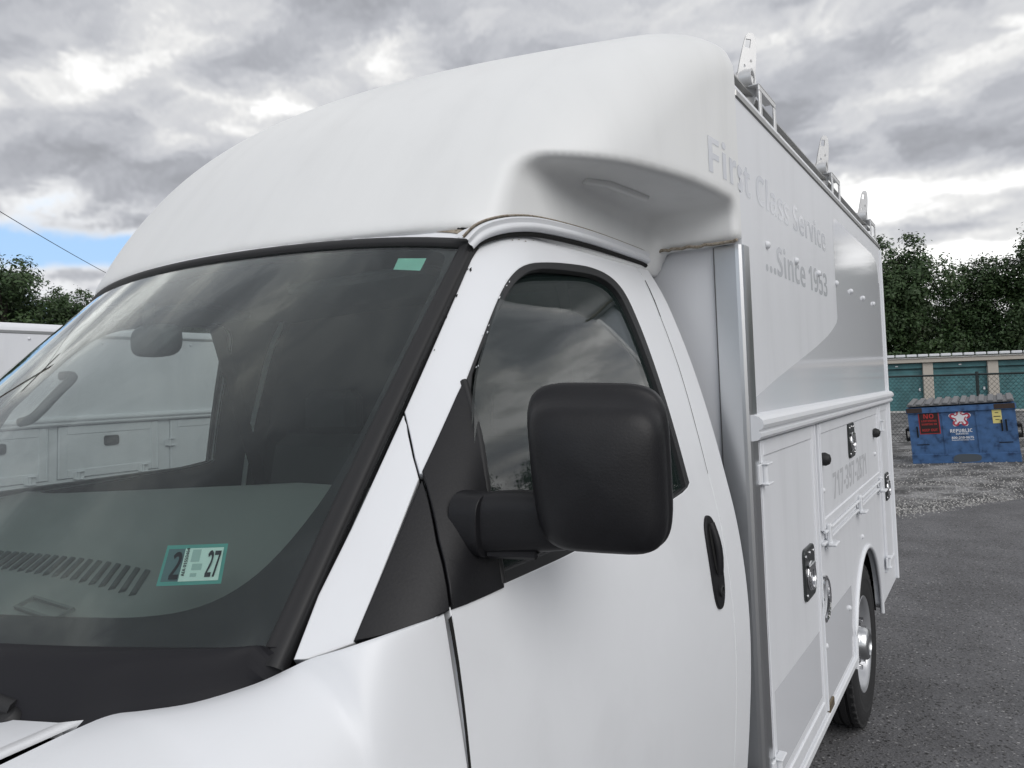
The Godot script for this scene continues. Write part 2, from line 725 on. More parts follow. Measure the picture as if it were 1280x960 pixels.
static func cap_half(z: float) -> float:
	if z >= CAP_Z[0]:
		return CAP_X[0]
	for k in 9:
		if z >= CAP_Z[k + 1]:
			var w: float = (z - CAP_Z[k]) / (CAP_Z[k + 1] - CAP_Z[k])
			return cubic_interpolate_in_time(CAP_X[k], CAP_X[k + 1], CAP_X[maxi(k - 1, 0)], CAP_X[mini(k + 2, 9)], w, CAP_Z[k + 1] - CAP_Z[k], CAP_Z[maxi(k - 1, 0)] - CAP_Z[k], CAP_Z[mini(k + 2, 9)] - CAP_Z[k])
	return CAP_X[9]

static func cap_top(x: float, z: float) -> float:
	var d := minf(-(z - (-0.92 - 0.28 * x * x)), 0.95)
	return 1.97 + 1.85 * d - (1.922 * d * d - 0.707 * d * d * d - 0.05 * d * pow(x, 4.0) if d > 0.0 else 0.0)

# the fibreglass cap over the cab: below zero inside
static func cap_field(p: Vector3) -> float:
	var ax := absf(p.x)
	var d := -(p.z - (-0.92 - 0.28 * ax * ax))
	var top := cap_top(p.x, p.z)
	var dd := clampf(d, 0.0, 0.95)
	var slope := 1.85 - 3.844 * dd + 2.121 * dd * dd
	var f := smax((p.y - top) / sqrt(1.0 + slope * slope), (ax - cap_half(p.z)) * 0.93, 0.14)
	var pocket := smax(smax(0.768 - ax, p.y - 2.118, 0.05), smax(-1.885 - p.z, p.z + 1.085, 0.05), 0.05)
	f = smax(f, -pocket, 0.024)
	f = smax(f, 1.952 + 0.066 * smoothstep(0.75, 0.80, ax) * smoothstep(-1.80, -1.87, p.z) - p.y, 0.03)
	return maxf(f, -1.934 - p.z)


func strip(mb: MB, path: PackedVector3Array, normals: PackedVector3Array, prof: Array) -> void:  # a moulding: profile of (across, out) swept along a path
	var rows := []
	for i in path.size():
		var t := (path[mini(i + 1, path.size() - 1)] - path[maxi(i - 1, 0)]).normalized()
		var nn := (normals[i] - t * normals[i].dot(t)).normalized()
		var a := t.cross(nn)
		var row := PackedVector3Array()
		for q in prof:
			row.append(path[i] + a * q[0] + nn * q[1])
		rows.append(row)
	var mid := Vector3()
	for p in path:
		mid += p / path.size()
	mb.lattice(rows, mid - normals[path.size() / 2] * 30.0)


func build_cab(root: Node3D) -> void:
	var mb: MB
	# --- windscreen
	var edge := []
	var inner := pv2([0.0, 1.938, 0.40, 1.936, 0.62, 1.926, 0.695, 1.915, 0.714, 1.89, 0.732, 1.771, 0.750, 1.637, 0.763, 1.525, 0.753, 1.445, 0.734, 1.405, 0.70, 1.384, 0.645, 1.378, 0.563, 1.381, 0.35, 1.386, 0.0, 1.388])
	var outer := pv2([0.0, 1.957, 0.3, 1.9555, 0.5, 1.952, 0.65, 1.944, 0.72, 1.931, 0.745, 1.92, 0.79, 1.62, 0.822, 1.345, 0.813, 1.332, 0.5, 1.335, 0.0, 1.338])
	inner = soften(inner, 2, 12)
	for pl in [inner, outer]:
		var m: int = pl.size()
		for k in range(m - 2, 0, -1):
			pl.append(Vector2(-pl[k].x, pl[k].y))
		edge.append(pl)
	mb = MB.new()
	mb.sheet(edge[1], [], 0.06, screen, 0.0, 0.005)
	mb.facing = -1.0
	mb.sheet(edge[1], [], 0.06, screen, 0.005)
	var ws := part("windshield", mb, M.windshield_glass, root, OFF)
	mb = MB.new()
	mb.sheet(edge[1], [edge[0]], 0.05, screen, -0.0065)
	part("black_border", mb, M.frit, ws)
	for sx in [1.0, -1.0]:
		var path := PackedVector3Array()
		var nrm := PackedVector3Array()
		for k in 13:
			var y := 1.322 + 0.601 * k / 12.0
			var q := Vector2((pillar_x(y) - 0.012) * sx, y)
			path.append(screen(q))
			nrm.append(screen_normal(q))
		mb = MB.new()
		var pf := [[-0.020, -0.004], [-0.018, 0.003], [-0.010, 0.006], [-0.004, 0.0065], [-0.002, 0.0095], [0.006, 0.011], [0.013, 0.008], [0.016, -0.012]]
		if sx < 0.0:
			for a in pf:
				a[0] = -a[0]
		strip(mb, path, nrm, pf)
		part("windshield_trim", mb, M.rubber, root, OFF)
	var hp := PackedVector3Array()
	var hn := PackedVector3Array()
	for k in 33:
		var x := -0.748 + 1.496 * k / 32.0
		var q := Vector2(x, screen_top(x) - 0.006)
		hp.append(screen(q))
		hn.append(screen_normal(q))
	mb = MB.new()
	strip(mb, hp, hn, [[-0.013, -0.004], [-0.010, 0.005], [0.0, 0.008], [0.010, 0.006], [0.013, -0.008]])
	part("windshield_trim", mb, M.rubber, root, OFF)
	# white edge of the roof between the screen and the cap
	mb = MB.new()
	var hd := PackedVector2Array()
	for k in 21:
		var x := -0.742 + 1.484 * k / 20.0
		hd.append(Vector2(x, screen_top(x) + 0.003))
	hd.append(Vector2(0.742, 1.985))
	hd.append(Vector2(-0.742, 1.985))
	mb.sheet(hd, [], 0.05, screen, 0.002, 0.02)
	part("roof_edge", mb, M.cab_paint, root, OFF)
	mb = MB.new()  # near-black bead in place of the shade where the cap meets the roof
	var crack := PackedVector3Array()
	for k in 41:
		var x := -0.62 + 1.345 * k / 40.0
		var q := Vector2(x, screen_top(x) + 0.0235 + 0.001 * sin(k * 2.3))
		crack.append(screen(q) + screen_normal(q) * 0.003)
	mb.tube(crack, 0.0012, 5, 0.0034)
	part("cap_seam_shade", mb, M.gap, root, OFF)
	# --- the parts of each flank
	var cut := pv2([-0.719, 1.366, -0.66, 1.366, -0.66, 1.53, -0.777, 1.53, -0.895, 1.657, -0.963, 1.731, -1.036, 1.807, -1.093, 1.858, -1.158, 1.893, -1.275, 1.912, -1.400, 1.923, -1.47, 1.926, -1.54, 1.919, -1.583, 1.898, -1.602, 1.855, -1.604, 1.76, -1.602, 1.60, -1.603, 1.44, -1.606, 1.398, -1.3, 1.382, -0.991, 1.371])
	var door_edge := pv2([-1.086, 1.928, -1.046, 1.888, -0.95, 1.776, -0.895, 1.712, -0.813, 1.617, -0.800, 1.588, -0.783, 1.552, -0.771, 1.522, -0.740, 1.442, -0.722, 1.366, -0.716, 1.25, -0.714, 1.1, -0.714, 0.58, -1.731, 0.58, -1.731, 1.2, -1.735, 1.42, -1.738, 1.54, -1.751, 1.685, -1.757, 1.80, -1.767, 1.88, -1.777, 1.935, -1.765, 1.972, -1.70, 1.985, -1.47, 1.984, -1.237, 1.964, -1.134, 1.946])
	var opening := pv2([-0.846, 1.49, -0.894, 1.640, -0.969, 1.722, -1.062, 1.811, -1.12, 1.853, -1.182, 1.877, -1.258, 1.889, -1.424, 1.900, -1.50, 1.897, -1.545, 1.878, -1.565, 1.84, -1.572, 1.70, -1.575, 1.55, -1.576, 1.414, -1.486, 1.402, -0.84, 1.392])
	cut = soften(cut, 5, 18)
	opening = Geometry2D.offset_polygon(soften(opening, 1, 12), 0.007)[0]
	var sail := pv2([-0.897, 1.659, -0.777, 1.531, -0.744, 1.445, -0.723, 1.366, -0.830, 1.3675, -0.842, 1.501])
	var tri := pv2([-0.615, 1.347, -0.716, 1.366, -0.738, 1.444, -0.768, 1.518])
	var low := pv2([-0.566, 1.331, -0.575, 1.333, -0.612, 1.346, -0.767, 1.524, -0.779, 1.553, -0.796, 1.589, -0.808, 1.611, -0.681, 1.465, -0.616, 1.392])
	var rear := pv2([-1.783, 1.935, -1.773, 1.88, -1.763, 1.80, -1.757, 1.685, -1.744, 1.54, -1.741, 1.42, -1.737, 1.2, -1.737, 0.58, -1.855, 0.58, -1.855, 1.985, -1.775, 1.978])
	for sx in [1.0, -1.0]:
		var f := func(q: Vector2) -> Vector3: return flank(q, sx)
		mb = MB.new()
		mb.facing = -sx
		mb.sheet(door_edge, [cut], 0.024, f, 0.0, 0.016)
		var door := part("door", mb, M.cab_paint, root, OFF)
		mb = MB.new()
		mb.facing = -sx
		mb.sheet(pv2([-0.58, 0.56, -1.84, 0.56, -1.84, 1.99, -1.11, 1.95, -0.72, 1.50, -0.60, 1.35]), [cut], 0.05, f, -0.022)
		part("door_lining", mb, M.interior_dark, root, OFF)
		mb = MB.new()
		mb.facing = -sx
		mb.sheet(cut, [opening, pv2([-0.60, 1.2, -0.60, 1.7, -0.894, 1.64, -0.846, 1.49, -0.84, 1.30])], 0.03, f, -0.001, 0.014)
		part("window_seal", mb, M.seal, door)
		mb = MB.new()
		mb.facing = -sx
		var pane := Geometry2D.offset_polygon(opening, 0.012)[0]
		var fp := func(q: Vector2) -> Vector3: return pane_at(q, sx)
		mb.sheet(pane, [], 0.05, fp, -0.012)
		mb.sheet(pane, [], 0.05, fp, -0.017)
		part("window_glass", mb, M.side_glass, door)
		mb = MB.new()
		mb.facing = -sx
		mb.sheet(sail, [], 0.02, f, 0.004, 0.02)
		var sc := part("mirror_sail", mb, M.black_plastic, door)
		mb = MB.new()
		mb.facing = -sx
		mb.sheet(tri, [], 0.02, f, 0.003, 0.02)
		part("corner_cover", mb, M.black_plastic, root, OFF)
		mb = MB.new()
		mb.facing = -sx
		mb.sheet(low, [], 0.016, f, 0.0, 0.016)
		part("pillar_panel", mb, M.cab_paint, root, OFF)
		mb = MB.new()
		mb.facing = -sx
		mb.sheet(rear, [], 0.03, f, 0.0, 0.05)
		part("cab_corner_panel", mb, M.cab_paint, root, OFF)
		# dark strips over the door's shut lines: shade of the gaps put in colour
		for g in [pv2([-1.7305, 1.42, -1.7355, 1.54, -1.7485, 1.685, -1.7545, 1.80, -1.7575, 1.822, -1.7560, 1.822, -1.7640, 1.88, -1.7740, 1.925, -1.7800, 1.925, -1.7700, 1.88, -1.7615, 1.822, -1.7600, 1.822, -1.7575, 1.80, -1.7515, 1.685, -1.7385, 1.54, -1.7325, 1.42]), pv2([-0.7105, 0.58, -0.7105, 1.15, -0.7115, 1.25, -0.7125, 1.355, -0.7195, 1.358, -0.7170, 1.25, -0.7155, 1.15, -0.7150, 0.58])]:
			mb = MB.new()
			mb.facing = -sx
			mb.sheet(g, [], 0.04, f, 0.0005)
			part("door_gap_shade", mb, M.gap, root, OFF)
		mb = MB.new()
		var run := PackedVector3Array()
		for q in [[-0.899, 1.662], [-0.870, 1.585], [-0.843, 1.503], [-0.837, 1.44], [-0.832, 1.372]]:
			run.append(flank(Vector2(q[0], q[1]), sx))
		mb.tube(curve3(run, 4), 0.0065, 8)
		part("window_run", mb, M.rubber, root, OFF)
		door_handle(root, sx)
		door_mirror(root, sx)
		# drip moulding
		var dp := PackedVector3Array()
		for q in [[0.752, 1.918, -1.040], [0.762, 1.938, -1.060], [0.770, 1.956, -1.100], [0.775, 1.974, -1.17], [0.776, 1.988, -1.278], [0.774, 1.997, -1.495], [0.770, 1.996, -1.77], [0.769, 1.993, -1.83]]:
			if sx > 0.0 or q[2] < -1.09:
				dp.append(Vector3(q[0] * sx, q[1], q[2]))
		dp = curve3(dp, 4)
		var dn := PackedVector3Array()
		for p in dp:
			dn.append(Vector3(sx, 0.15, 0.0))
		mb = MB.new()
		strip(mb, dp, dn, [[0.017, -0.03], [0.015, 0.002], [0.011, 0.010], [0.004, 0.012], [0.001, 0.007], [-0.004, 0.006], [-0.009, 0.012], [-0.013, 0.010], [-0.015, 0.002], [-0.016, -0.03]])
		part("drip_moulding", mb, M.white_trim, root, OFF)
		mb = MB.new()
		strip(mb, dp, dn, [[-0.0205, 0.002], [-0.0155, 0.0045], [-0.0145, -0.02]] if sx > 0 else [[0.0205, 0.002], [0.0155, 0.0045], [0.0145, -0.02]])
		part("sealant_bead", mb, M.seam_dirt, root, OFF)
		mb = MB.new()
		for k in dp.size():
			dp[k] += Vector3(-0.004 * sx, -0.019, 0.0)
		mb.tube(dp, 0.006, 6)
		part("door_top_shade", mb, M.gap, root, OFF)  # near-black tube drawn in as the shade under the drip moulding
		fender(root, sx)
	# --- roof, back wall and floor close the cab
	mb = MB.new()
	var rows := []
	for i in 9:
		var z := -0.985 - 0.87 * i / 8.0
		var row := PackedVector3Array()
		for j in 9:
			var x := -0.755 + 1.51 * j / 8.0
			row.append(Vector3(x, 1.962 + 0.02 * (1.0 - x * x), z - 0.30 * x * x * (1.0 - i / 8.0)))
		rows.append(row)
	mb.lattice(rows, Vector3(0, 0, -1.4))
	part("roof", mb, M.cab_paint, root, OFF)
	mb = MB.new()
	var rows2 := []
	for row in rows:
		var r2 := PackedVector3Array()
		for p in row:
			r2.append(p + Vector3(0, -0.04, 0))
		rows2.append(r2)
	mb.lattice(rows2, Vector3(0, 9, -1.4))
	part("headliner", mb, M.headliner, root, OFF)
	mb = MB.new()
	var wp2 := PackedVector2Array()
	for k in 15:
		wp2.append(Vector2(half_width(0.56 + 1.42 * k / 14.0) - 0.012, 0.56 + 1.42 * k / 14.0))
	for k in range(14, -1, -1):
		wp2.append(Vector2(-wp2[k].x, wp2[k].y))
	mb.prism(wp2, Transform3D(Basis(), Vector3(0, 0, -1.830)), 0.015)
	part("cab_back_wall", mb, M.interior_dark, root, OFF)
	mb = MB.new()
	mb.box(Vector3(0, 0.60, -0.75), Vector3(1.86, 0.03, 2.16))
	part("cab_floor", mb, M.interior_dark, root, OFF)
	# --- cowl and hood
	mb = MB.new()
	rows = []
	var hood_back := func(x: float) -> Vector3: return Vector3(x, 1.291 + 0.15 * maxf(absf(x) - 0.57, 0.0), -0.19 - 0.45 * x * x)
	for i in 9:
		var s := i / 8.0
		var row := PackedVector3Array()
		for j in 83:
			var x := -0.82 + 1.64 * j / 82.0
			var a := screen(Vector2(x, 1.361 - 0.031 * x * x)) + screen_normal(Vector2(x, 1.33)) * 0.007
			var b: Vector3 = hood_back.call(clampf(x, -0.69, 0.69))
			b += Vector3(0, -0.022, 0.02)
			if absf(x) > 0.69:  # outboard of the hood the cowl tucks under the fender's inner edge
				var foot := pv3([0.69, 1.290, -0.385, 0.703, 1.290, -0.412, 0.732, 1.293, -0.432, 0.772, 1.297, -0.468, 0.806, 1.305, -0.521, 0.826, 1.315, -0.553])
				var q := 0
				while q < 4 and absf(x) > foot[q + 1].x:
					q += 1
				b = foot[q].lerp(foot[q + 1], clampf((absf(x) - foot[q].x) / (foot[q + 1].x - foot[q].x), 0.0, 1.0))
				b.x *= signf(x)
			var p := a.lerp(b, s)
			var hump := smoothstep(0.42, 0.56, absf(x)) * (1.0 - smoothstep(0.80, 0.82, absf(x)))
			p += Vector3(0, 0.020, 0.006) * sin(clampf(s * 1.25, 0, 1) * PI) * hump
			p.y -= 0.030 * sin(s * PI) * (1.0 - hump)
			row.append(p)
		rows.append(row)
	mb.lattice(rows, Vector3(0, 0.5, -0.6))
	part("cowl_panel", mb, M.cowl_plastic, root, OFF)
	for wx in [0.555, -0.14]:
		var wz: float = -0.358 if wx > 0.0 else -0.238
		mb = MB.new()
		mb.lathe([Vector2(0.015, 0), Vector2(0.015, 0.012), Vector2(0.011, 0.018), Vector2(0, 0.019)], Transform3D(Basis(Vector3(1, 0, 0), 0.5), Vector3(wx + 0.05, 1.284, wz)), 14)
		mb.tube(curve3(pv3([wx + 0.05, 1.302, wz, wx - 0.06, 1.322, wz + 0.03, wx - 0.40, 1.335, wz + 0.06]), 5), 0.010, 8, 0.006)
		var wp := part("wiper", mb, M.rubber, root, OFF)
		mb = MB.new()
		mb.tube(curve3(pv3([wx + 0.0, 1.320, wz + 0.012, wx - 0.25, 1.342, wz + 0.05, wx - 0.55, 1.350, wz + 0.07]), 5), 0.006, 6)
		part("wiper_blade", mb, M.rubber, wp)
	mb = MB.new()
	rows = []
	for i in 15:
		var s := i / 14.0
		var row := PackedVector3Array()
		for j in 25:
			var x := (-0.6885 + 1.377 * j / 24.0)
			var b: Vector3 = hood_back.call(x)
			var front := Vector3(x * 0.97, 1.10 - 0.06 * x * x, 0.70 - 0.16 * x * x)
			var p := b.lerp(front, s)
			p.y += 0.055 * sin(s * PI) + 0.012 * (1.0 - smoothstep(0.0, 0.03, absf(absf(x) - 0.675)) * 1.0) * 0.0
			if i == 0:
				p += Vector3(0, -0.02, -0.006)
			elif i == 1:
				p = b
			if j == 0 or j == 24:
				p.y -= 0.018
				p.x -= signf(x) * 0.002
			elif j == 1 or j == 23:
				p.x = signf(x) * 0.6855
				p.y += 0.0
			row.append(p)
		rows.append(row)
	mb.lattice(rows, Vector3(0, 0.3, 0.1))
	part("hood", mb, M.cab_paint, root, OFF)
	front_end(root)
	interior(root)


func fender(root: Node3D, sx: float) -> void:
	# inner top edge of the fender, from the door's front edge round the windscreen's foot and along the hood
	var tops := pv3([0.9465, 1.362, -0.7105, 0.939, 1.362, -0.668, 0.924, 1.359, -0.614, 0.894, 1.349, -0.583, 0.854, 1.335, -0.569, 0.826, 1.321, -0.557, 0.806, 1.311, -0.525, 0.772, 1.303, -0.472, 0.732, 1.299, -0.436, 0.703, 1.296, -0.415, 0.694, 1.292, -0.38, 0.6925, 1.284, -0.30, 0.692, 1.266, -0.12, 0.680, 1.235, 0.12, 0.668, 1.195, 0.36, 0.64, 1.13, 0.56])
	var stations := curve3(tops, 4)
	var shoulder := Curve.new()  # height of the fender's shoulder along it
	shoulder.min_domain = 0.0
	shoulder.max_domain = 4.0
	shoulder.max_value = 2.0
	for q in [[-0.72, 1.356], [-0.66, 1.351], [-0.6, 1.339], [-0.55, 1.326], [-0.5, 1.315], [-0.4, 1.302], [-0.3, 1.289], [-0.1, 1.262], [0.1, 1.232], [0.35, 1.172], [0.58, 1.10]]:
		shoulder.add_point(Vector2(q[0] + 2.0, q[1]), 0.0, 0.0, Curve.TANGENT_LINEAR, Curve.TANGENT_LINEAR)
	shoulder.bake_resolution = 400
	var mb := MB.new()
	var rows := []
	var arch := Vector2(-0.27, 0.40)
	for p in stations:
		var row := PackedVector3Array()
		var w := plan_taper(p.z)
		var y1 := minf(1.16, p.y - 0.09)
		var low := 0.56
		if absf(p.z - arch.x) < 0.46:
			low = maxf(low, arch.y + sqrt(0.46 * 0.46 - (p.z - arch.x) * (p.z - arch.x)))
		row.append(Vector3(p.x, p.y - 0.02, p.z))
		row.append(Vector3(p.x + 0.0015, p.y - 0.004, p.z))
		var a := Vector3(minf(p.x + 0.005, half_width(p.y) * w - 0.004), p.y, p.z)
		var c := Vector3(half_width(y1) * w, y1, p.z)
		var ys: float = shoulder.sample_baked(p.z + 2.0)
		var ctl := Vector3(maxf(a.x + 0.001, half_width(ys) * w - 0.003), minf(ys, lerpf(ys, p.y - 0.004, smoothstep(-0.60, -0.70, p.z))), p.z)
		for k in 13:
			var s := k / 12.0
			row.append(a.lerp(ctl, s).lerp(ctl.lerp(c, s), s))
		for k in range(1, 9):
			var y := lerpf(y1, low, k / 8.0)
			row.append(Vector3(half_width(y) * w, y, p.z))
		row.append(row[-1] - Vector3(0.03, 0, 0))
		for k in row.size():
			row[k].x *= sx
		rows.append(row)
	mb.lattice(rows, Vector3(0, 0.7, -0.2))
	part("fender", mb, M.cab_paint, root, OFF)
	mb = MB.new()  # black boxes added behind the gaps, shade of the hollow put in colour
	mb.box(Vector3(0.66 * sx, 0.90, -0.12), Vector3(0.20, 0.36, 0.70))
	mb.box(Vector3(0.87 * sx, 1.10, -0.71), Vector3(0.10, 0.40, 0.10))
	mb.box(Vector3(0.82 * sx, 1.26, -0.66), Vector3(0.14, 0.07, 0.16))
	part("gap_backing", mb, M.gap, root, OFF)


func door_handle(root: Node3D, sx: float) -> void:
	var f := func(q: Vector2) -> Vector3: return flank(q, sx)
	var shape := curve2(pv2([-1.628, 1.318, -1.645, 1.330, -1.668, 1.322, -1.682, 1.295, -1.684, 1.23, -1.676, 1.165, -1.660, 1.132, -1.640, 1.124, -1.622, 1.134, -1.612, 1.17, -1.612, 1.24, -1.617, 1.295]), 3)
	var mb := MB.new()
	mb.facing = -sx
	mb.sheet(shape, [], 0.012, f, 0.006, 0.012)
	var h := part("door_handle", mb, M.black_plastic, root, OFF)
	mb = MB.new()
	mb.facing = -sx
	mb.sheet(curve2(pv2([-1.634, 1.306, -1.652, 1.312, -1.666, 1.29, -1.668, 1.23, -1.655, 1.205, -1.632, 1.205, -1.626, 1.24, -1.628, 1.29]), 3), [], 0.01, f, 0.0085, 0.002)
	part("handle_recess", mb, M.gap, h)
	var p := flank(Vector2(-1.645, 1.25), sx)
	mb = MB.new()
	var path := PackedVector3Array()
	for k in 7:
		var y := 1.315 - 0.115 * k / 6.0
		path.append(flank(Vector2(-1.649 + 0.004 * k / 6.0, y), sx) + Vector3(sx * (0.006 + 0.007 * sin(PI * k / 6.0)), 0, 0))
	mb.tube(path, 0.011, 10)
	part("handle_grip", mb, M.black_plastic, h)
	mb = MB.new()
	p = flank(Vector2(-1.645, 1.162), sx)
	mb.lathe([Vector2(0.013, 0), Vector2(0.013, 0.010), Vector2(0.010, 0.012), Vector2(0.009, 0.007), Vector2(0, 0.007)], Transform3D(Basis(Vector3(0, 0, 1), -PI / 2 * sx), p), 18)
	part("lock_cylinder", mb, M.rubber, h)


func door_mirror(root: Node3D, sx: float) -> void:
	var holder := Node3D.new()
	hang("door_mirror", holder, root, OFF)
	var c := Vector3(1.107 * sx, 1.541, -0.85 if sx > 0.0 else -0.80)
	var tb := Basis(Vector3.UP, 0.38 * sx)  # turned so that the glass faces the driver
	# housing: rounded outlines stacked from the flat mirror side to the bulged front
	var mb := MB.new()
	var rows := []
	for s in [[-0.070, 0.88, 0.0], [-0.070, 0.97, 0.0], [-0.066, 1.0, 0.0], [-0.035, 1.005, 0.0], [-0.008, 1.0, 0.0], [0.000, 0.988, -0.0005], [0.004, 0.965, -0.002], [0.007, 0.945, -0.004], [0.018, 0.935, -0.006], [0.030, 0.90, -0.008], [0.039, 0.83, -0.010], [0.045, 0.72, -0.011], [0.050, 0.56, -0.012], [0.053, 0.40, -0.012], [0.055, 0.24, -0.012], [0.056, 0.10, -0.012], [0.056, 0.0, -0.012]]:
		var row := PackedVector3Array()
		for k in 56:
			var an := TAU * k / 56.0
			var e := 2.0 / (4.8 if s[1] > 0.6 else 3.4)
			var ux := signf(cos(an)) * pow(absf(cos(an)), e)
			var uy := signf(sin(an)) * pow(absf(sin(an)), e)
			# a lip stands over the top edge; the foot is a little narrower
			var p := Vector3((ux * 0.097 * (1.0 - 0.03 * (1.0 - uy)) - uy * 0.004) * s[1], uy * 0.111 * s[1] + s[2] - 0.004 * ux * s[1], s[0])
			if s[0] > -0.01 and uy > 0.0:
				p.y -= 0.012 * smoothstep(0.0, 0.02, s[0]) * uy * s[1]
			p.x *= sx
			row.append(c + tb * p)
		rows.append(row)
	mb.lattice(rows, c + tb * Vector3(0, -0.012, -0.02), true)
	part("mirror_housing", mb, M.black_plastic, holder)
	mb = MB.new()
	mb.prism(rrect(0.150, 0.180, 0.03), Transform3D(tb * Basis(Vector3(-1, 0, 0), Vector3(0, 1, 0), Vector3(0, 0, -1)), c + tb * Vector3(0, 0, -0.0705)), 0.004)
	part("mirror_glass", mb, M.chrome, holder)
	# arm from the sail out to the housing
	mb = MB.new()
	rows = []
	for s in [[0.942, 1.460, -0.806, 0.042, 0.030], [0.960, 1.462, -0.814, 0.043, 0.031], [0.985, 1.463, -0.824, 0.043, 0.031], [1.02, 1.464, -0.834, 0.041, 0.030], [1.06, 1.466, -0.842, 0.038, 0.028], [1.11, 1.470, -0.85, 0.028, 0.024]]:
		var row := PackedVector3Array()
		for k in 24:
			var an := TAU * k / 24.0
			var ux := signf(cos(an)) * pow(absf(cos(an)), 0.62)
			var uy := signf(sin(an)) * pow(absf(sin(an)), 0.62)
			row.append(Vector3(s[0] * sx, s[1] + uy * s[3], s[2] + ux * s[4]))
		rows.append(row)
	mb.lattice(rows, Vector3(1.02 * sx, 1.466, -0.84), true)
	mb.box(Vector3(0.985 * sx, 1.4215, -0.824), Vector3(0.075, 0.012, 0.048), 0.004, Basis(Vector3.UP, 0.32 * sx))
	part("mirror_arm", mb, M.black_plastic, holder)
	# the boot on the sail that the arm grows from
	mb = MB.new()
	rows = []
	for s in [[0.915, 0.047, 0.034], [0.926, 0.0465, 0.0335], [0.936, 0.0455, 0.0330], [0.946, 0.0448, 0.0325], [0.955, 0.0442, 0.0322], [0.957, 0.042, 0.031], [0.957, 0.03, 0.02]]:
		var row := PackedVector3Array()
		for k in 24:
			var an := TAU * k / 24.0
			row.append(Vector3(s[0] * sx, 1.459 + signf(sin(an)) * pow(absf(sin(an)), 0.7) * s[1], -0.803 + signf(cos(an)) * pow(absf(cos(an)), 0.7) * s[2] + (0.950 - s[0]) * 0.12))
		rows.append(row)
	mb.lattice(rows, Vector3(0.80 * sx, 1.459, -0.80), true)
	part("mirror_boot", mb, M.black_plastic, holder)


func front_end(root: Node3D) -> void:
	var mb := MB.new()
	mb.box(Vector3(0, 0.93, 0.60), Vector3(1.26, 0.30, 0.10), 0.02)
	part("grille", mb, M.cowl_plastic, root, OFF)
	for sx in [1.0, -1.0]:
		mb = MB.new()
		mb.box(Vector3(0.72 * sx, 0.93, 0.55), Vector3(0.22, 0.20, 0.12), 0.03)
		part("headlight", mb, M.chrome, root, OFF)
	mb = MB.new()
	mb.box(Vector3(0, 0.62, 0.66), Vector3(1.78, 0.24, 0.16), 0.04)
	part("front_bumper", mb, M.cowl_plastic, root, OFF)
	mb = MB.new()
	mb.box(Vector3(0, 0.90, 0.1), Vector3(1.1, 0.5, 0.85))
	part("engine_bay", mb, M.gap, root, OFF)


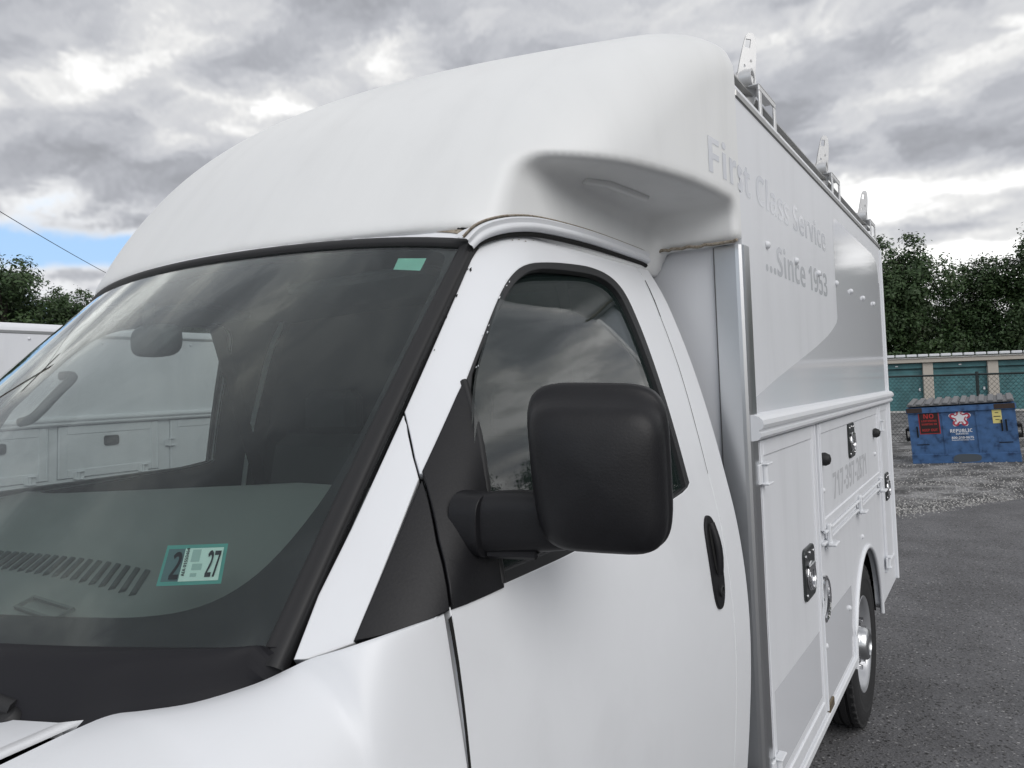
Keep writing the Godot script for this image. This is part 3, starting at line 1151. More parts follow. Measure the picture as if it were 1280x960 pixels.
func interior(root: Node3D) -> void:
	# dashboard: rises from the windscreen's foot to its rear brow
	var mb := MB.new()
	var rows := []
	for i in 15:
		var s := i / 14.0
		var row := PackedVector3Array()
		for j in 25:
			var x := -0.80 + 1.60 * j / 24.0
			var up := 0.145 - 0.09 * clampf((0.4 - x) / 1.1, 0.0, 1.0)
			var z := lerpf(-0.32 - 0.45 * x * x, -0.97, s)
			var y := 1.345 + up * (s * 1.15 - 0.15 * s * s)
			if s > 0.9:
				y -= (s - 0.9) * 0.25
			row.append(Vector3(x, y, z))
		rows.append(row)
	var lip := PackedVector3Array()
	var down := PackedVector3Array()
	for p in rows[-1]:
		lip.append(p + Vector3(0, -0.04, -0.02))
		down.append(p + Vector3(0, -0.50, 0.06))
	rows.append(lip)
	rows.append(down)
	mb.lattice(rows, Vector3(0, 0.9, -0.75))
	var dash := part("dashboard", mb, M.dash_plastic, root, OFF)
	var on_dash := func(x: float, z: float) -> Vector3:
		var zs := -0.32 - 0.45 * x * x
		var s := clampf((z - zs) / (-0.97 - zs), 0.0, 1.0)
		return Vector3(x, 1.345 + (0.145 - 0.09 * clampf((0.4 - x) / 1.1, 0.0, 1.0)) * (s * 1.15 - 0.15 * s * s), z)
	for k in 26:
		mb = MB.new()
		var x := -0.09 + 0.0230 * k
		var zb := -0.531 - 0.118 * (x - 0.089)
		var a: Vector3 = on_dash.call(x, zb)
		var b: Vector3 = on_dash.call(x + 0.042, zb + 0.044)
		mb.tube(PackedVector3Array([a, b]), 0.0055, 5)
		part("vent_slot", mb, M.vent_dark, dash)
	mb = MB.new()
	var pl: Vector3 = on_dash.call(0.45, -0.455)
	var tb := Basis(Vector3(1, 0, 0), 0.33)
	for q in [[0.0, 0.012, 0.12, 0.004], [0.0, -0.012, 0.12, 0.004], [0.058, 0.0, 0.004, 0.028], [-0.058, 0.0, 0.004, 0.028]]:
		mb.box(pl + tb * Vector3(q[0], 0.008, q[1]), Vector3(q[2], 0.005, q[3]), 0.0, tb)
	part("number_plate_frame", mb, M.strap, dash)
	mb = MB.new()
	var wheel_c := Vector3(0.42, 1.20, -1.08)
	var path := PackedVector3Array()
	for k in 33:
		var an := TAU * k / 32.0
		path.append(wheel_c + Basis(Vector3(1, 0, 0), -0.45) * (Vector3(cos(an), sin(an), 0) * 0.19))
	mb.tube(path, 0.015, 8)
	for an in [0.2, PI - 0.2, -PI / 2]:
		mb.tube(PackedVector3Array([wheel_c, wheel_c + Basis(Vector3(1, 0, 0), -0.45) * (Vector3(cos(an), sin(an), 0) * 0.19)]), 0.014, 6)
	mb.tube(PackedVector3Array([wheel_c, wheel_c + Vector3(0, -0.08, 0.2)]), 0.035, 10)
	part("steering_wheel", mb, M.dash_dark, root, OFF)
	for sx in [1.0, -1.0]:
		mb = MB.new()
		mb.box(Vector3(0.42 * sx, 0.92, -1.38), Vector3(0.50, 0.16, 0.50), 0.05)
		mb.box(Vector3(0.42 * sx, 1.20, -1.66), Vector3(0.48, 0.62, 0.14), 0.05, Basis(Vector3(1, 0, 0), -0.2))
		var seat := part("seat", mb, M.seat_cloth, root, OFF)
		mb = MB.new()
		mb.box(Vector3(0.42 * sx, 1.58, -1.75), Vector3(0.26, 0.16, 0.09), 0.03)
		part("headrest", mb, M.seat_cloth, seat)
		mb = MB.new()  # visor folded up under the roof
		mb.box(Vector3(0.40 * sx, 1.885, -1.16), Vector3(0.44, 0.022, 0.17), 0.008, Basis(Vector3(1, 0, 0), -0.12))
		part("sun_visor", mb, M.headliner, root, OFF)
		mb = MB.new()
		mb.box(Vector3(0.70 * sx, 1.60, -1.56), Vector3(0.004, 0.62, 0.05), 0.0, Basis(Vector3(1, 0, 0), 0.30))
		part("seat_belt", mb, M.belt, root, OFF)
	# grab handle on the far pillar
	mb = MB.new()
	mb.tube(curve3(pv3([-0.80, 1.73, -1.01, -0.765, 1.725, -1.03, -0.755, 1.68, -0.985, -0.765, 1.61, -0.925, -0.805, 1.595, -0.905]), 6), 0.014, 10)
	part("grab_handle", mb, M.strap, root, OFF)
	# rear-view mirror hung behind the glass
	mb = MB.new()
	rows = []
	for s in [[-0.02, 0.9], [-0.018, 1.0], [0.008, 0.98], [0.02, 0.7], [0.024, 0.0]]:
		var row := PackedVector3Array()
		for k in 28:
			var an := TAU * k / 28.0
			row.append(Vector3(0.0 + signf(cos(an)) * pow(absf(cos(an)), 0.6) * 0.085 * s[1], 1.778 + signf(sin(an)) * pow(absf(sin(an)), 0.75) * 0.036 * s[1], -0.86 + s[0]))
		rows.append(row)
	mb.lattice(rows, Vector3(0, 1.778, -0.86), true)
	mb.tube(pv3([0, 1.80, -0.85, 0, 1.86, -0.85]), 0.012, 8)
	part("rear_view_mirror", mb, M.dash_dark, root, OFF)


func stickers(root: Node3D) -> void:
	# inspection sticker in the driver's lower corner; quads lie just inside the glass
	var o := Vector2(0.638, 1.4105)
	var across := Vector2(0.0700, 0.0005)   # in (x, y) on the screen
	var up := Vector2(-0.0235, 0.0440)
	var place := func(u: float, w: float, lift: float) -> Vector3:
		var q: Vector2 = o + across * u + up * w
		return screen(q) - screen_normal(q) * (0.0075 - lift)
	var quad := func(u0: float, w0: float, u1: float, w1: float, lift: float, m: Material, called: String, parent: Node3D, at: Vector3) -> Node3D:
		var mb := MB.new()
		var nn := screen_normal(o)
		var a := []
		for k in 7:
			var u := lerpf(u0, u1, k / 6.0)
			a.append([place.call(u, w0, lift), place.call(u, w1, lift)])
		for k in 6:
			mb.face([a[k][0], a[k + 1][0], a[k + 1][1], a[k][1]], nn)
		return part(called, mb, m, parent, at)
	var st: Node3D = quad.call(0.0, 0.0, 1.0, 1.0, 0.0, M.sticker_teal, "inspection_sticker", root, OFF)
	quad.call(0.05, 0.09, 0.40, 0.90, 0.0005, M.sticker_grey, "month_square", st, Vector3.ZERO)
	quad.call(0.33, 0.08, 0.95, 0.90, 0.001, M.sticker_white, "year_square", st, Vector3.ZERO)
	quad.call(0.46, 0.55, 0.60, 0.86, 0.0015, M.sticker_pale, "state_print", st, Vector3.ZERO)
	quad.call(0.50, 0.18, 0.60, 0.27, 0.0015, M.sticker_pale, "state_print", st, Vector3.ZERO)
	quad.call(0.50, 0.34, 0.66, 0.50, 0.0015, M.sticker_pale, "state_print", st, Vector3.ZERO)
	var digits := [["2", 0.17, 0.13, 0.15, 0.68], ["27", 0.73, 0.16, 0.20, 0.66]]
	for d in digits:
		var p: Vector3 = place.call(d[1], d[2], 0.002)
		var ex: Vector3 = (place.call(d[1] + 0.1, d[2], 0.002) - p) * 10.0
		var ey: Vector3 = (place.call(d[1], d[2] + 0.1, 0.002) - p) * 10.0
		var t := letters(d[0], d[4], d[3], true, M.sticker_ink, 0.0002, false, "Droid Sans")
		hang("number", t, st, Vector3.ZERO)
		t.transform = Transform3D(Basis(ex, ey, screen_normal(o)), p)
	var p: Vector3 = place.call(0.415, 0.20, 0.002)
	var ex: Vector3 = (place.call(0.415, 0.30, 0.002) - p) * 10.0
	var ey: Vector3 = (place.call(0.315, 0.20, 0.002) - p) * 10.0
	var t := letters("AIA 01550464", 0.055, 0.70, true, M.sticker_ink, 0.0002)
	hang("serial_number", t, st, Vector3.ZERO)
	t.transform = Transform3D(Basis(ex, ey, screen_normal(o)), p)
	# small mint sticker high in the corner
	var mb := MB.new()
	var rows := []
	for i in 2:
		var row := PackedVector3Array()
		for j in 4:
			var s := j / 3.0
			var q := Vector2(0.621, 1.905).lerp(Vector2(0.674, 1.901), s) if i == 0 else Vector2(0.628, 1.880).lerp(Vector2(0.679, 1.874), s)
			row.append(screen(q) - screen_normal(q) * 0.0065)
		rows.append(row)
	mb.lattice(rows, Vector3(0.6, 1.5, -1.6))
	part("mint_sticker", mb, M.sticker_mint, root, OFF)


func build_cap(root: Node3D) -> void:
	var mb := MB.new()
	mb.nets(Vector3(-1.05, 1.90, -1.98), Vector3(1.05, 2.62, -0.86), 0.0122, cap_field)
	var cap := part("roof_cap", mb, M.cap_gelcoat, root, OFF)
	for sx in [1.0, -1.0]:
		mb = MB.new()  # moulded rib under the overhang
		mb.tube(PackedVector3Array([Vector3(0.80 * sx, 2.116, -1.42), Vector3(0.83 * sx, 2.116, -1.48), Vector3(0.845 * sx, 2.116, -1.66)]), 0.011, 8)
		part("soffit_rib", mb, M.cap_gelcoat, cap)
		mb = MB.new()  # sealant along the foot of the cap's rear lip
		var path := PackedVector3Array()
		var rng := RandomNumberGenerator.new()
		rng.seed = 11
		for k in 25:
			path.append(Vector3((0.76 + 0.245 * k / 24.0) * sx, 2.019 + rng.randf_range(-0.0025, 0.0025), -1.886 + rng.randf_range(-0.003, 0.003) + (0.008 if k > 22 else 0.0)))
		mb.tube(path, 0.0045, 7)
		part("sealant_bead", mb, M.seam_dirt, cap)


# flaked paint and grime round the driver's door
func wear(root: Node3D) -> void:
	var rng := RandomNumberGenerator.new()
	rng.seed = 8
	var f := func(q: Vector2) -> Vector3: return flank(q, 1.0)
	var runs := [[pv2([-1.075, 1.917, -0.95, 1.776, -0.835, 1.645]), 26, M.gap, 0.0012, 0.004, 0.0035], [pv2([-1.085, 1.854, -1.03, 1.804, -0.955, 1.726, -0.90, 1.664]), 14, M.cab_paint, 0.0022, -0.004, 0.003], [pv2([-1.09, 1.946, -1.20, 1.953, -1.40, 1.972]), 8, M.seam_dirt, 0.0012, 0.006, 0.003]]
	for r in runs:
		var line: PackedVector2Array = r[0]
		for k in r[1]:
			var s: float = rng.randf() * (line.size() - 1)
			var i := int(s)
			var d: Vector2 = (line[i + 1] - line[i]).normalized()
			var c: Vector2 = line[i].lerp(line[i + 1], s - i) + Vector2(-d.y, d.x) * (r[4] + rng.randfn(0, 0.0025))
			var poly := PackedVector2Array()
			var big: float = r[5] * rng.randf_range(0.3, 0.8)
			for q in 7:
				var v := Vector2.from_angle(TAU * q / 7.0) * big * rng.randf_range(0.45, 1.0)
				poly.append(c + d * v.x * 2.2 - Vector2(-d.y, d.x) * v.y * 0.55)
			var mb := MB.new()
			mb.facing = -1.0
			mb.sheet(poly, [], 0.02, f, r[3])
			if mb.v.size():
				part("paint_chip", mb, r[2], root, OFF)
	var mb := MB.new()
	mb.sheet(curve2(pv2([0.655, 1.956, 0.69, 1.951, 0.725, 1.942, 0.738, 1.945, 0.739, 1.962, 0.728, 1.970, 0.70, 1.9655, 0.67, 1.968, 0.65, 1.963]), 2), [], 0.02, screen, 0.0035)
	part("corner_grime", mb, M.seam_dirt, root, OFF)


# ---------------------------------------------------------------- service body
func bolt(root: Node3D, called: String, at: Vector3, r: float, m: Material, sx := 1.0, offset := Vector3.ZERO) -> void:
	var mb := MB.new()
	mb.lathe([Vector2(r, 0), Vector2(r * 0.95, r * 0.4), Vector2(r * 0.7, r * 0.75), Vector2(r * 0.35, r * 0.92), Vector2(0, r * 0.96)], Transform3D(Basis(Vector3(0, 0, 1), -PI / 2 * sx), at), 12)
	part(called, mb, m, root, offset)

func latch(root: Node3D, sx: float, z: float, y: float, w: float, h: float) -> void:
	var mb := MB.new()
	var t := side_frame(sx, Vector3(1.006 * sx, y, z))
	mb.prism(rrect(w, h, 0.022), t, 0.012, 0.003)
	var o := part("paddle_latch", mb, M.latch_plate, root, OFF)
	mb = MB.new()  # dished cup with a folding D ring across it
	var rows := []
	for s in [[0.0, 0.0], [0.6, 0.0005], [0.85, 0.002], [1.0, 0.004], [1.08, 0.004], [1.10, 0.0]]:
		var row := PackedVector3Array()
		for k in 20:
			var an := TAU * k / 20.0
			row.append(t * Vector3(cos(an) * w * 0.32 * s[0], sin(an) * h * 0.26 * s[0] - h * 0.06, 0.001 + s[1]))
		rows.append(row)
	mb.lattice(rows, t * Vector3(0, 0, -1), true)
	part("latch_cup", mb, M.chrome, o)
	mb = MB.new()
	mb.tube(curve3(PackedVector3Array([t * Vector3(-w * 0.22, h * 0.10, 0.005), t * Vector3(-w * 0.24, -h * 0.15, 0.006), t * Vector3(0, -h * 0.30, 0.007), t * Vector3(w * 0.24, -h * 0.15, 0.006), t * Vector3(w * 0.22, h * 0.10, 0.005)]), 4), 0.005, 8)
	mb.box(t * Vector3(0, h * 0.12, 0.005), Vector3(0.008, 0.022, w * 0.56), 0.003)
	part("latch_ring", mb, M.chrome, o)
	for q in [[-0.38, 0.36], [0.38, 0.36], [-0.38, -0.38], [0.38, -0.38], [0.0, 0.38]]:
		mb = MB.new()
		mb.lathe([Vector2(0.006, 0), Vector2(0.005, 0.003), Vector2(0, 0.004)], Transform3D(Basis(Vector3(0, 0, 1), -PI / 2 * sx), t * Vector3(q[0] * w, q[1] * h, 0)), 10)
		part("rivet", mb, M.chrome, o)

func black_latch(root: Node3D, sx: float, z: float, y: float) -> void:
	var mb := MB.new()
	var t := side_frame(sx, Vector3(1.010 * sx, y, z))
	mb.prism(rrect(0.11, 0.075, 0.018), t, 0.014, 0.003)
	var o := part("paddle_latch", mb, M.black_plastic, root, OFF)
	mb = MB.new()
	mb.prism(rrect(0.085, 0.035, 0.012), side_frame(sx, Vector3(1.014 * sx, y - 0.008, z)), 0.006, 0.002)
	part("latch_ring", mb, M.rubber, o)

func hinge(root: Node3D, sx: float, z: float, y: float, h := 0.055) -> void:
	var mb := MB.new()
	mb.box(Vector3(1.006 * sx, y, z + 0.022), Vector3(0.008, h, 0.030), 0.002)
	mb.box(Vector3(1.006 * sx, y, z - 0.024), Vector3(0.008, h, 0.034), 0.002)
	mb.tube(PackedVector3Array([Vector3(1.014 * sx, y - h * 0.55, z), Vector3(1.014 * sx, y + h * 0.55, z)]), 0.009, 10)
	mb.box(Vector3(1.016 * sx, y + h * 0.5, z - 0.012), Vector3(0.022, 0.006, 0.052), 0.002)
	mb.box(Vector3(1.016 * sx, y - h * 0.5, z - 0.012), Vector3(0.022, 0.006, 0.052), 0.002)
	part("hinge", mb, M.white_trim, root, OFF)

# a framed compartment door between z0 (front) and z1, y0 and y1
func locker_door(root: Node3D, sx: float, z0: float, z1: float, y0: float, y1: float, bar := 0.045, called := "locker_door") -> Node3D:
	var mb := MB.new()
	var zc := (z0 + z1) / 2
	var yc := (y0 + y1) / 2
	var w := z0 - z1
	var h := y1 - y0
	mb.box(Vector3(0.984 * sx, yc, zc), Vector3(0.026, h - 0.004, w - 0.004), 0.002)
	var o := part(called, mb, M.body_paint, root, OFF)
	mb = MB.new()
	for b in [[yc, z0 - bar / 2, h, bar], [yc, z1 + bar / 2, h, bar], [y1 - bar / 2, zc, bar, w - 2 * bar - 0.002], [y0 + bar / 2, zc, bar, w - 2 * bar - 0.002]]:
		mb.box(Vector3(0.990 * sx, b[0], b[1]), Vector3(0.024, b[2], b[3]), 0.003)
	mb.box(Vector3(1.0035 * sx, yc, z0 - 0.008), Vector3(0.006, h, 0.010), 0.002)
	mb.box(Vector3(1.0035 * sx, yc, z1 + 0.008), Vector3(0.006, h, 0.010), 0.002)
	part("door_frame", mb, M.body_paint, o)
	return o

func gutter(root: Node3D, sx: float, z0: float, z1: float, y: float) -> void:
	var mb := MB.new()
	var pr := pv2([0.985, 0.036, 1.010, 0.036, 1.024, 0.031, 1.033, 0.022, 1.036, 0.010, 1.032, 0.000, 1.023, -0.004, 1.022, -0.009, 1.028, -0.013, 1.028, -0.022, 1.020, -0.031, 1.006, -0.034, 0.985, -0.034])
	for k in pr.size():
		pr[k].x *= sx
	mb.prism(pr, Transform3D(Basis(Vector3(1, 0, 0), Vector3(0, 1, 0), Vector3(0, 0, 1)), Vector3(0, y, z0)), z0 - z1, 0.0)
	part("drip_rail", mb, M.white_trim, root, OFF)

func body_shell(root: Node3D, z0: float, z1: float, ytop: float, holes: Array, arch_z: float) -> void:
	var L := z0 - z1
	var zc := (z0 + z1) / 2
	for sx in [1.0, -1.0]:
		var flat := func(q: Vector2) -> Vector3: return Vector3(0.992 * sx, q.y, q.x)
		var cuts := []
		for h in holes:
			cuts.append(pv2([h[0] + 0.006, h[2] - 0.006, h[1] - 0.006, h[2] - 0.006, h[1] - 0.006, h[3] + 0.006, h[0] + 0.006, h[3] + 0.006]))
		var arc := PackedVector2Array()
		for k in 25:
			var an := PI * k / 24.0
			arc.append(Vector2(arch_z + cos(an) * 0.43, 0.40 + sin(an) * 0.43))
		arc.append(Vector2(arch_z - 0.43, 0.2))
		arc.append(Vector2(arch_z + 0.43, 0.2))
		cuts.append(arc)
		var mb := MB.new()
		mb.facing = -sx
		if ytop > 2.3 and sx > 0.0:
			cuts.append(ring(0.068, 28, Vector2(-2.79, 0.845)))
		mb.sheet(pv2([z0, 0.425, z1, 0.425, z1, 1.52, z0, 1.52]), cuts, 0.12, flat, 0.0, 0.03)
		part("lower_side_panel", mb, M.body_paint, root, OFF)
		mb = MB.new()  # rolled lip of the wheel arch
		var path := PackedVector3Array()
		for k in 33:
			var an := PI * k / 32.0
			path.append(Vector3(0.994 * sx, 0.40 + sin(an) * 0.424, arch_z + cos(an) * 0.424))
		mb.tube(path, 0.011, 8)
		part("wheel_arch_lip", mb, M.body_paint, root, OFF)
		mb = MB.new()
		for h in holes:
			mb.box(Vector3(0.955 * sx, (h[2] + h[3]) / 2, (h[0] + h[1]) / 2), Vector3(0.02, h[3] - h[2] + 0.03, h[0] - h[1] + 0.03))
		part("door_recess", mb, M.gap, root, OFF)
		mb = MB.new()
		var rows := []
		for k in 17:
			var an := PI * k / 16.0
			var y := 0.40 + sin(an) * 0.45
			var z := arch_z + cos(an) * 0.45
			rows.append(PackedVector3Array([Vector3(0.96 * sx, y, z), Vector3(0.56 * sx, y, z)]))
		mb.lattice(rows, Vector3(0.76 * sx, 2.0, arch_z))
		mb.box(Vector3(0.55 * sx, 0.62, arch_z), Vector3(0.02, 0.46, 0.9))
		part("wheel_well", mb, M.gap, root, OFF)
		mb = MB.new()
		mb.box(Vector3(0.980 * sx, (1.555 + ytop - 0.05) / 2, zc), Vector3(0.04, ytop - 0.05 - 1.52, L), 0.0)
		part("upper_side_panel", mb, M.body_paint, root, OFF)
		gutter(root, sx, z0 + 0.002, z1 - 0.01, 1.518)
		mb = MB.new()
		mb.box(Vector3(0.994 * sx, ytop - 0.040, zc), Vector3(0.022, 0.022, L + 0.01), 0.003)
		part("roof_trim", mb, M.rack_metal, root, OFF)
		mb = MB.new()
		rows = []
		for k in 9:
			var an := PI / 2 * k / 8.0
			rows.append(PackedVector3Array([Vector3((0.93 + 0.068 * cos(an)) * sx, ytop - 0.029 + 0.058 * sin(an), z0), Vector3((0.93 + 0.068 * cos(an)) * sx, ytop - 0.029 + 0.058 * sin(an), z1)]))
		mb.lattice(rows, Vector3(0.8 * sx, ytop - 0.2, zc))
		part("roof_cove", mb, M.body_paint, root, OFF)
		mb = MB.new()
		mb.box(Vector3(0.992 * sx, (0.425 + ytop - 0.06) / 2, z1 - 0.012), Vector3(0.036, ytop - 0.06 - 0.425, 0.024), 0.006)
		part("rear_corner_trim", mb, M.body_paint, root, OFF)
		mb = MB.new()  # bright angle down the front corner
		var pr := pv2([0.927, z0 + 0.012, 0.984, z0 + 0.012, 0.993, z0 + 0.010, 1.000, z0 + 0.005, 1.004, z0 - 0.003, 1.005, z0 - 0.012, 1.005, z0 - 0.050, 0.990, z0 - 0.050, 0.990, z0 - 0.010, 0.927, z0 + 0.002])
		for k in pr.size():
			pr[k].x *= sx
		mb.prism(pr, Transform3D(Basis(Vector3(1, 0, 0), Vector3(0, 0, 1), Vector3(0, -1, 0)), Vector3(0, 0.42, 0)), minf(2.016, ytop - 0.06) - 0.42)
		var ca := part("corner_angle", mb, M.aluminium, root, OFF)
		mb = MB.new()
		mb.box(Vector3(0.924 * sx, (0.44 + minf(2.016, ytop - 0.06)) / 2, z0 + 0.004), Vector3(0.005, minf(2.016, ytop - 0.06) - 0.44, 0.006), 0.001)
		part("sealant_line", mb, M.sealant_grey, ca)
	var mb := MB.new()
	mb.box(Vector3(0, (0.42 + minf(2.03, ytop)) / 2, z0 - 0.010), Vector3(1.90, minf(2.03, ytop) - 0.42, 0.02), 0.0)
	if ytop > 2.3:
		mb.box(Vector3(0, (2.03 + ytop - 0.02) / 2, z0 - 0.012), Vector3(1.95, ytop - 0.02 - 2.03, 0.016), 0.0)
		mb.box(Vector3(0, ytop + 0.004, z0 - 0.012), Vector3(1.88, 0.046, 0.016), 0.0)
	part("front_wall", mb, M.body_paint, root, OFF)
	mb = MB.new()
	mb.box(Vector3(0, (0.5 + ytop) / 2, z1 + 0.01), Vector3(1.92, ytop - 0.5, 0.02), 0.0)
	part("rear_wall", mb, M.body_paint, root, OFF)
	mb = MB.new()
	var rr := []
	for j in 9:
		var x := -0.93 + 1.86 * j / 8.0
		var y := ytop + 0.029 + 0.03 * (1.0 - (x / 0.93) * (x / 0.93))
		rr.append(PackedVector3Array([Vector3(x, y, z0), Vector3(x, y, z1)]))
	mb.lattice(rr, Vector3(0, ytop - 1, zc))
	part("body_roof", mb, M.body_paint, root, OFF)
	mb = MB.new()
	mb.box(Vector3(0, 0.86, (z0 + z1) / 2), Vector3(1.1, 0.03, L - 0.06))
	mb.box(Vector3(0, 0.60, (0.3 + z1) / 2), Vector3(0.84, 0.16, 0.3 - z1))
	mb.box(Vector3(0, 0.45, (z0 + arch_z + 0.46) / 2), Vector3(1.9, 0.02, z0 - arch_z - 0.46 - 0.03))
	mb.box(Vector3(0, 0.45, (z1 + arch_z - 0.46) / 2), Vector3(1.9, 0.02, arch_z - 0.46 - z1 - 0.03))
	mb.tube(pv3([-0.78, 0.37, arch_z, 0.78, 0.37, arch_z]), 0.06, 10)
	part("chassis", mb, M.gap, root, OFF)
	mb = MB.new()
	mb.box(Vector3(0, 0.395, z1 - 0.11), Vector3(1.86, 0.13, 0.17), 0.01)
	part("rear_step", mb, M.black_plastic, root, OFF)

func wheel(root: Node3D, sx: float, z: float) -> void:
	var holder := Node3D.new()
	hang("wheel", holder, root, OFF + Vector3(0.86 * sx, 0.368, z))
	var b := Transform3D(Basis(Vector3(0, 0, 1), -PI / 2 * sx), Vector3.ZERO)  # the lathe's axis points out of the truck
	var mb := MB.new()
	var pr := [Vector2(0.212, -0.09), Vector2(0.225, -0.104), Vector2(0.30, -0.114), Vector2(0.345, -0.106), Vector2(0.360, -0.092)]
	var g := -0.085
	for k in 4:
		pr.append_array([Vector2(0.372, g), Vector2(0.372, g + 0.026), Vector2(0.362, g + 0.029), Vector2(0.362, g + 0.036)])
		g += 0.040
	pr.append_array([Vector2(0.372, 0.076), Vector2(0.371, 0.088), Vector2(0.362, 0.097), Vector2(0.345, 0.107), Vector2(0.32, 0.112), Vector2(0.30, 0.1135), Vector2(0.297, 0.1115), Vector2(0.27, 0.1115), Vector2(0.24, 0.108), Vector2(0.222, 0.103), Vector2(0.213, 0.090)])
	mb.lathe(pr, b, 56)
	# shoulder blocks of the tread
	for k in 48:
		var an := TAU * k / 48.0
		var bb := Basis(Vector3(1, 0, 0), an)
		for w in [-1.0, 1.0]:
			mb.box(bb * Vector3(0.094 * w, 0.362, 0), Vector3(0.018, 0.018, 0.034), 0.003, bb)
	part("tyre", mb, M.tyre_rubber, holder)
	mb = MB.new()
	mb.lathe([Vector2(0.205, -0.09), Vector2(0.19, 0.0), Vector2(0.193, 0.055), Vector2(0.200, 0.085), Vector2(0.214, 0.094), Vector2(0.221, 0.100), Vector2(0.218, 0.104), Vector2(0.208, 0.099), Vector2(0.198, 0.085), Vector2(0.190, 0.062), Vector2(0.178, 0.050), Vector2(0.160, 0.047), Vector2(0.135, 0.052), Vector2(0.115, 0.066), Vector2(0.095, 0.074), Vector2(0.0, 0.074)], b, 48)
	part("rim", mb, M.wheel_steel, holder)
	for k in 8:
		mb = MB.new()
		var an := TAU * k / 8.0
		var c := Vector3(0.0495 * sx, cos(an) * 0.150, sin(an) * 0.150)
		mb.lathe([Vector2(0.019, 0.0), Vector2(0.017, 0.002), Vector2(0, 0.002)], Transform3D(Basis(Vector3(0, 0, 1), -PI / 2 * sx), c), 12)
		part("rim_slot", mb, M.gap, holder)
	mb = MB.new()
	mb.lathe([Vector2(0.098, 0.070), Vector2(0.098, 0.080), Vector2(0.090, 0.086), Vector2(0.080, 0.088), Vector2(0.076, 0.100), Vector2(0.071, 0.118), Vector2(0.063, 0.126), Vector2(0.050, 0.129), Vector2(0.048, 0.124), Vector2(0.0, 0.123)], b, 40)
	part("hub_cap", mb, M.hub_metal, holder)
	for k in 8:
		mb = MB.new()
		var an := TAU * (k + 0.5) / 8.0
		mb.tube(PackedVector3Array([Vector3(0.074 * sx, cos(an) * 0.108, sin(an) * 0.108), Vector3(0.098 * sx, cos(an) * 0.108, sin(an) * 0.108)]), 0.011, 6)
		part("wheel_nut", mb, M.chrome, holder)

func ghost_writing(root: Node3D) -> void:
	# what is left of a graphic that was peeled off: glossier paint than round it
	var f := func(q: Vector2) -> Vector3: return Vector3(1.0, q.y, q.x)
	var top := pv2([-3.315, 1.90, -3.315, 2.10, -3.316, 2.29, -3.325, 2.325, -3.35, 2.342, -3.42, 2.346, -4.50, 2.346, -4.62, 2.335, -4.70, 2.30, -4.73, 2.24, -4.73, 2.20, -4.835, 2.20, -4.835, 1.557, -2.0, 1.557, -2.0, 1.60, -2.25, 1.652, -2.55, 1.708, -2.85, 1.765, -3.08, 1.815, -3.22, 1.855, -3.29, 1.88])
	var mb := MB.new()
	mb.facing = -1.0
	mb.sheet(top, [], 0.25, f, 0.0002)
	part("glossy_patch", mb, M.glossy_paint, root, OFF, "ghost of a peeled swoosh graphic, glossier than the paint round it")
	for d in [[-2.052, -2.668, 0.545, 0.780], [-2.745, -3.355, 0.475, 0.770]]:  # slightly darker, glossier patches low on the side
		mb = MB.new()
		mb.facing = -1.0
		mb.sheet(pv2([d[0], d[2], d[1], d[2], d[1], d[3] - 0.015, d[0], d[3]]), [], 0.3, f, -0.0028 if d[0] > -2.7 else -0.0078)
		part("glossy_patch", mb, M.glossy_paint, root, OFF)
	for t in [["First Class Service", -1.700, 2.160, 1.430, 0.100, M.ghost_text], ["...Since 1953", -2.175, 1.973, 0.945, 0.100, M.ghost_text], ["717-397-2871", -3.045, 1.165, 0.86, 0.105, M.ghost_phone]]:
		var o := letters(t[0], t[4], t[3], true, t[5], 0.0003)
		if t[1] > -1.9:  # the first letters run over the cap's curved flank
			var arr := (o.mesh as ArrayMesh).surface_get_arrays(0)
			var pv: PackedVector3Array = arr[Mesh.ARRAY_VERTEX]
			for k in pv.size():
				var zz: float = t[1] - pv[k].x
				if zz > -1.937:
					pv[k].z += cap_half(zz) - 0.9998
			arr[Mesh.ARRAY_VERTEX] = pv
			var am := ArrayMesh.new()
			am.add_surface_from_arrays(Mesh.PRIMITIVE_TRIANGLES, arr)
			am.surface_set_material(0, t[5])
			o.mesh = am
		hang("ghost_lettering", o, root)
		o.transform = side_frame(1.0, OFF + Vector3(1.0002 if t[2] > 1.5 else 0.9973, t[2], t[1]))

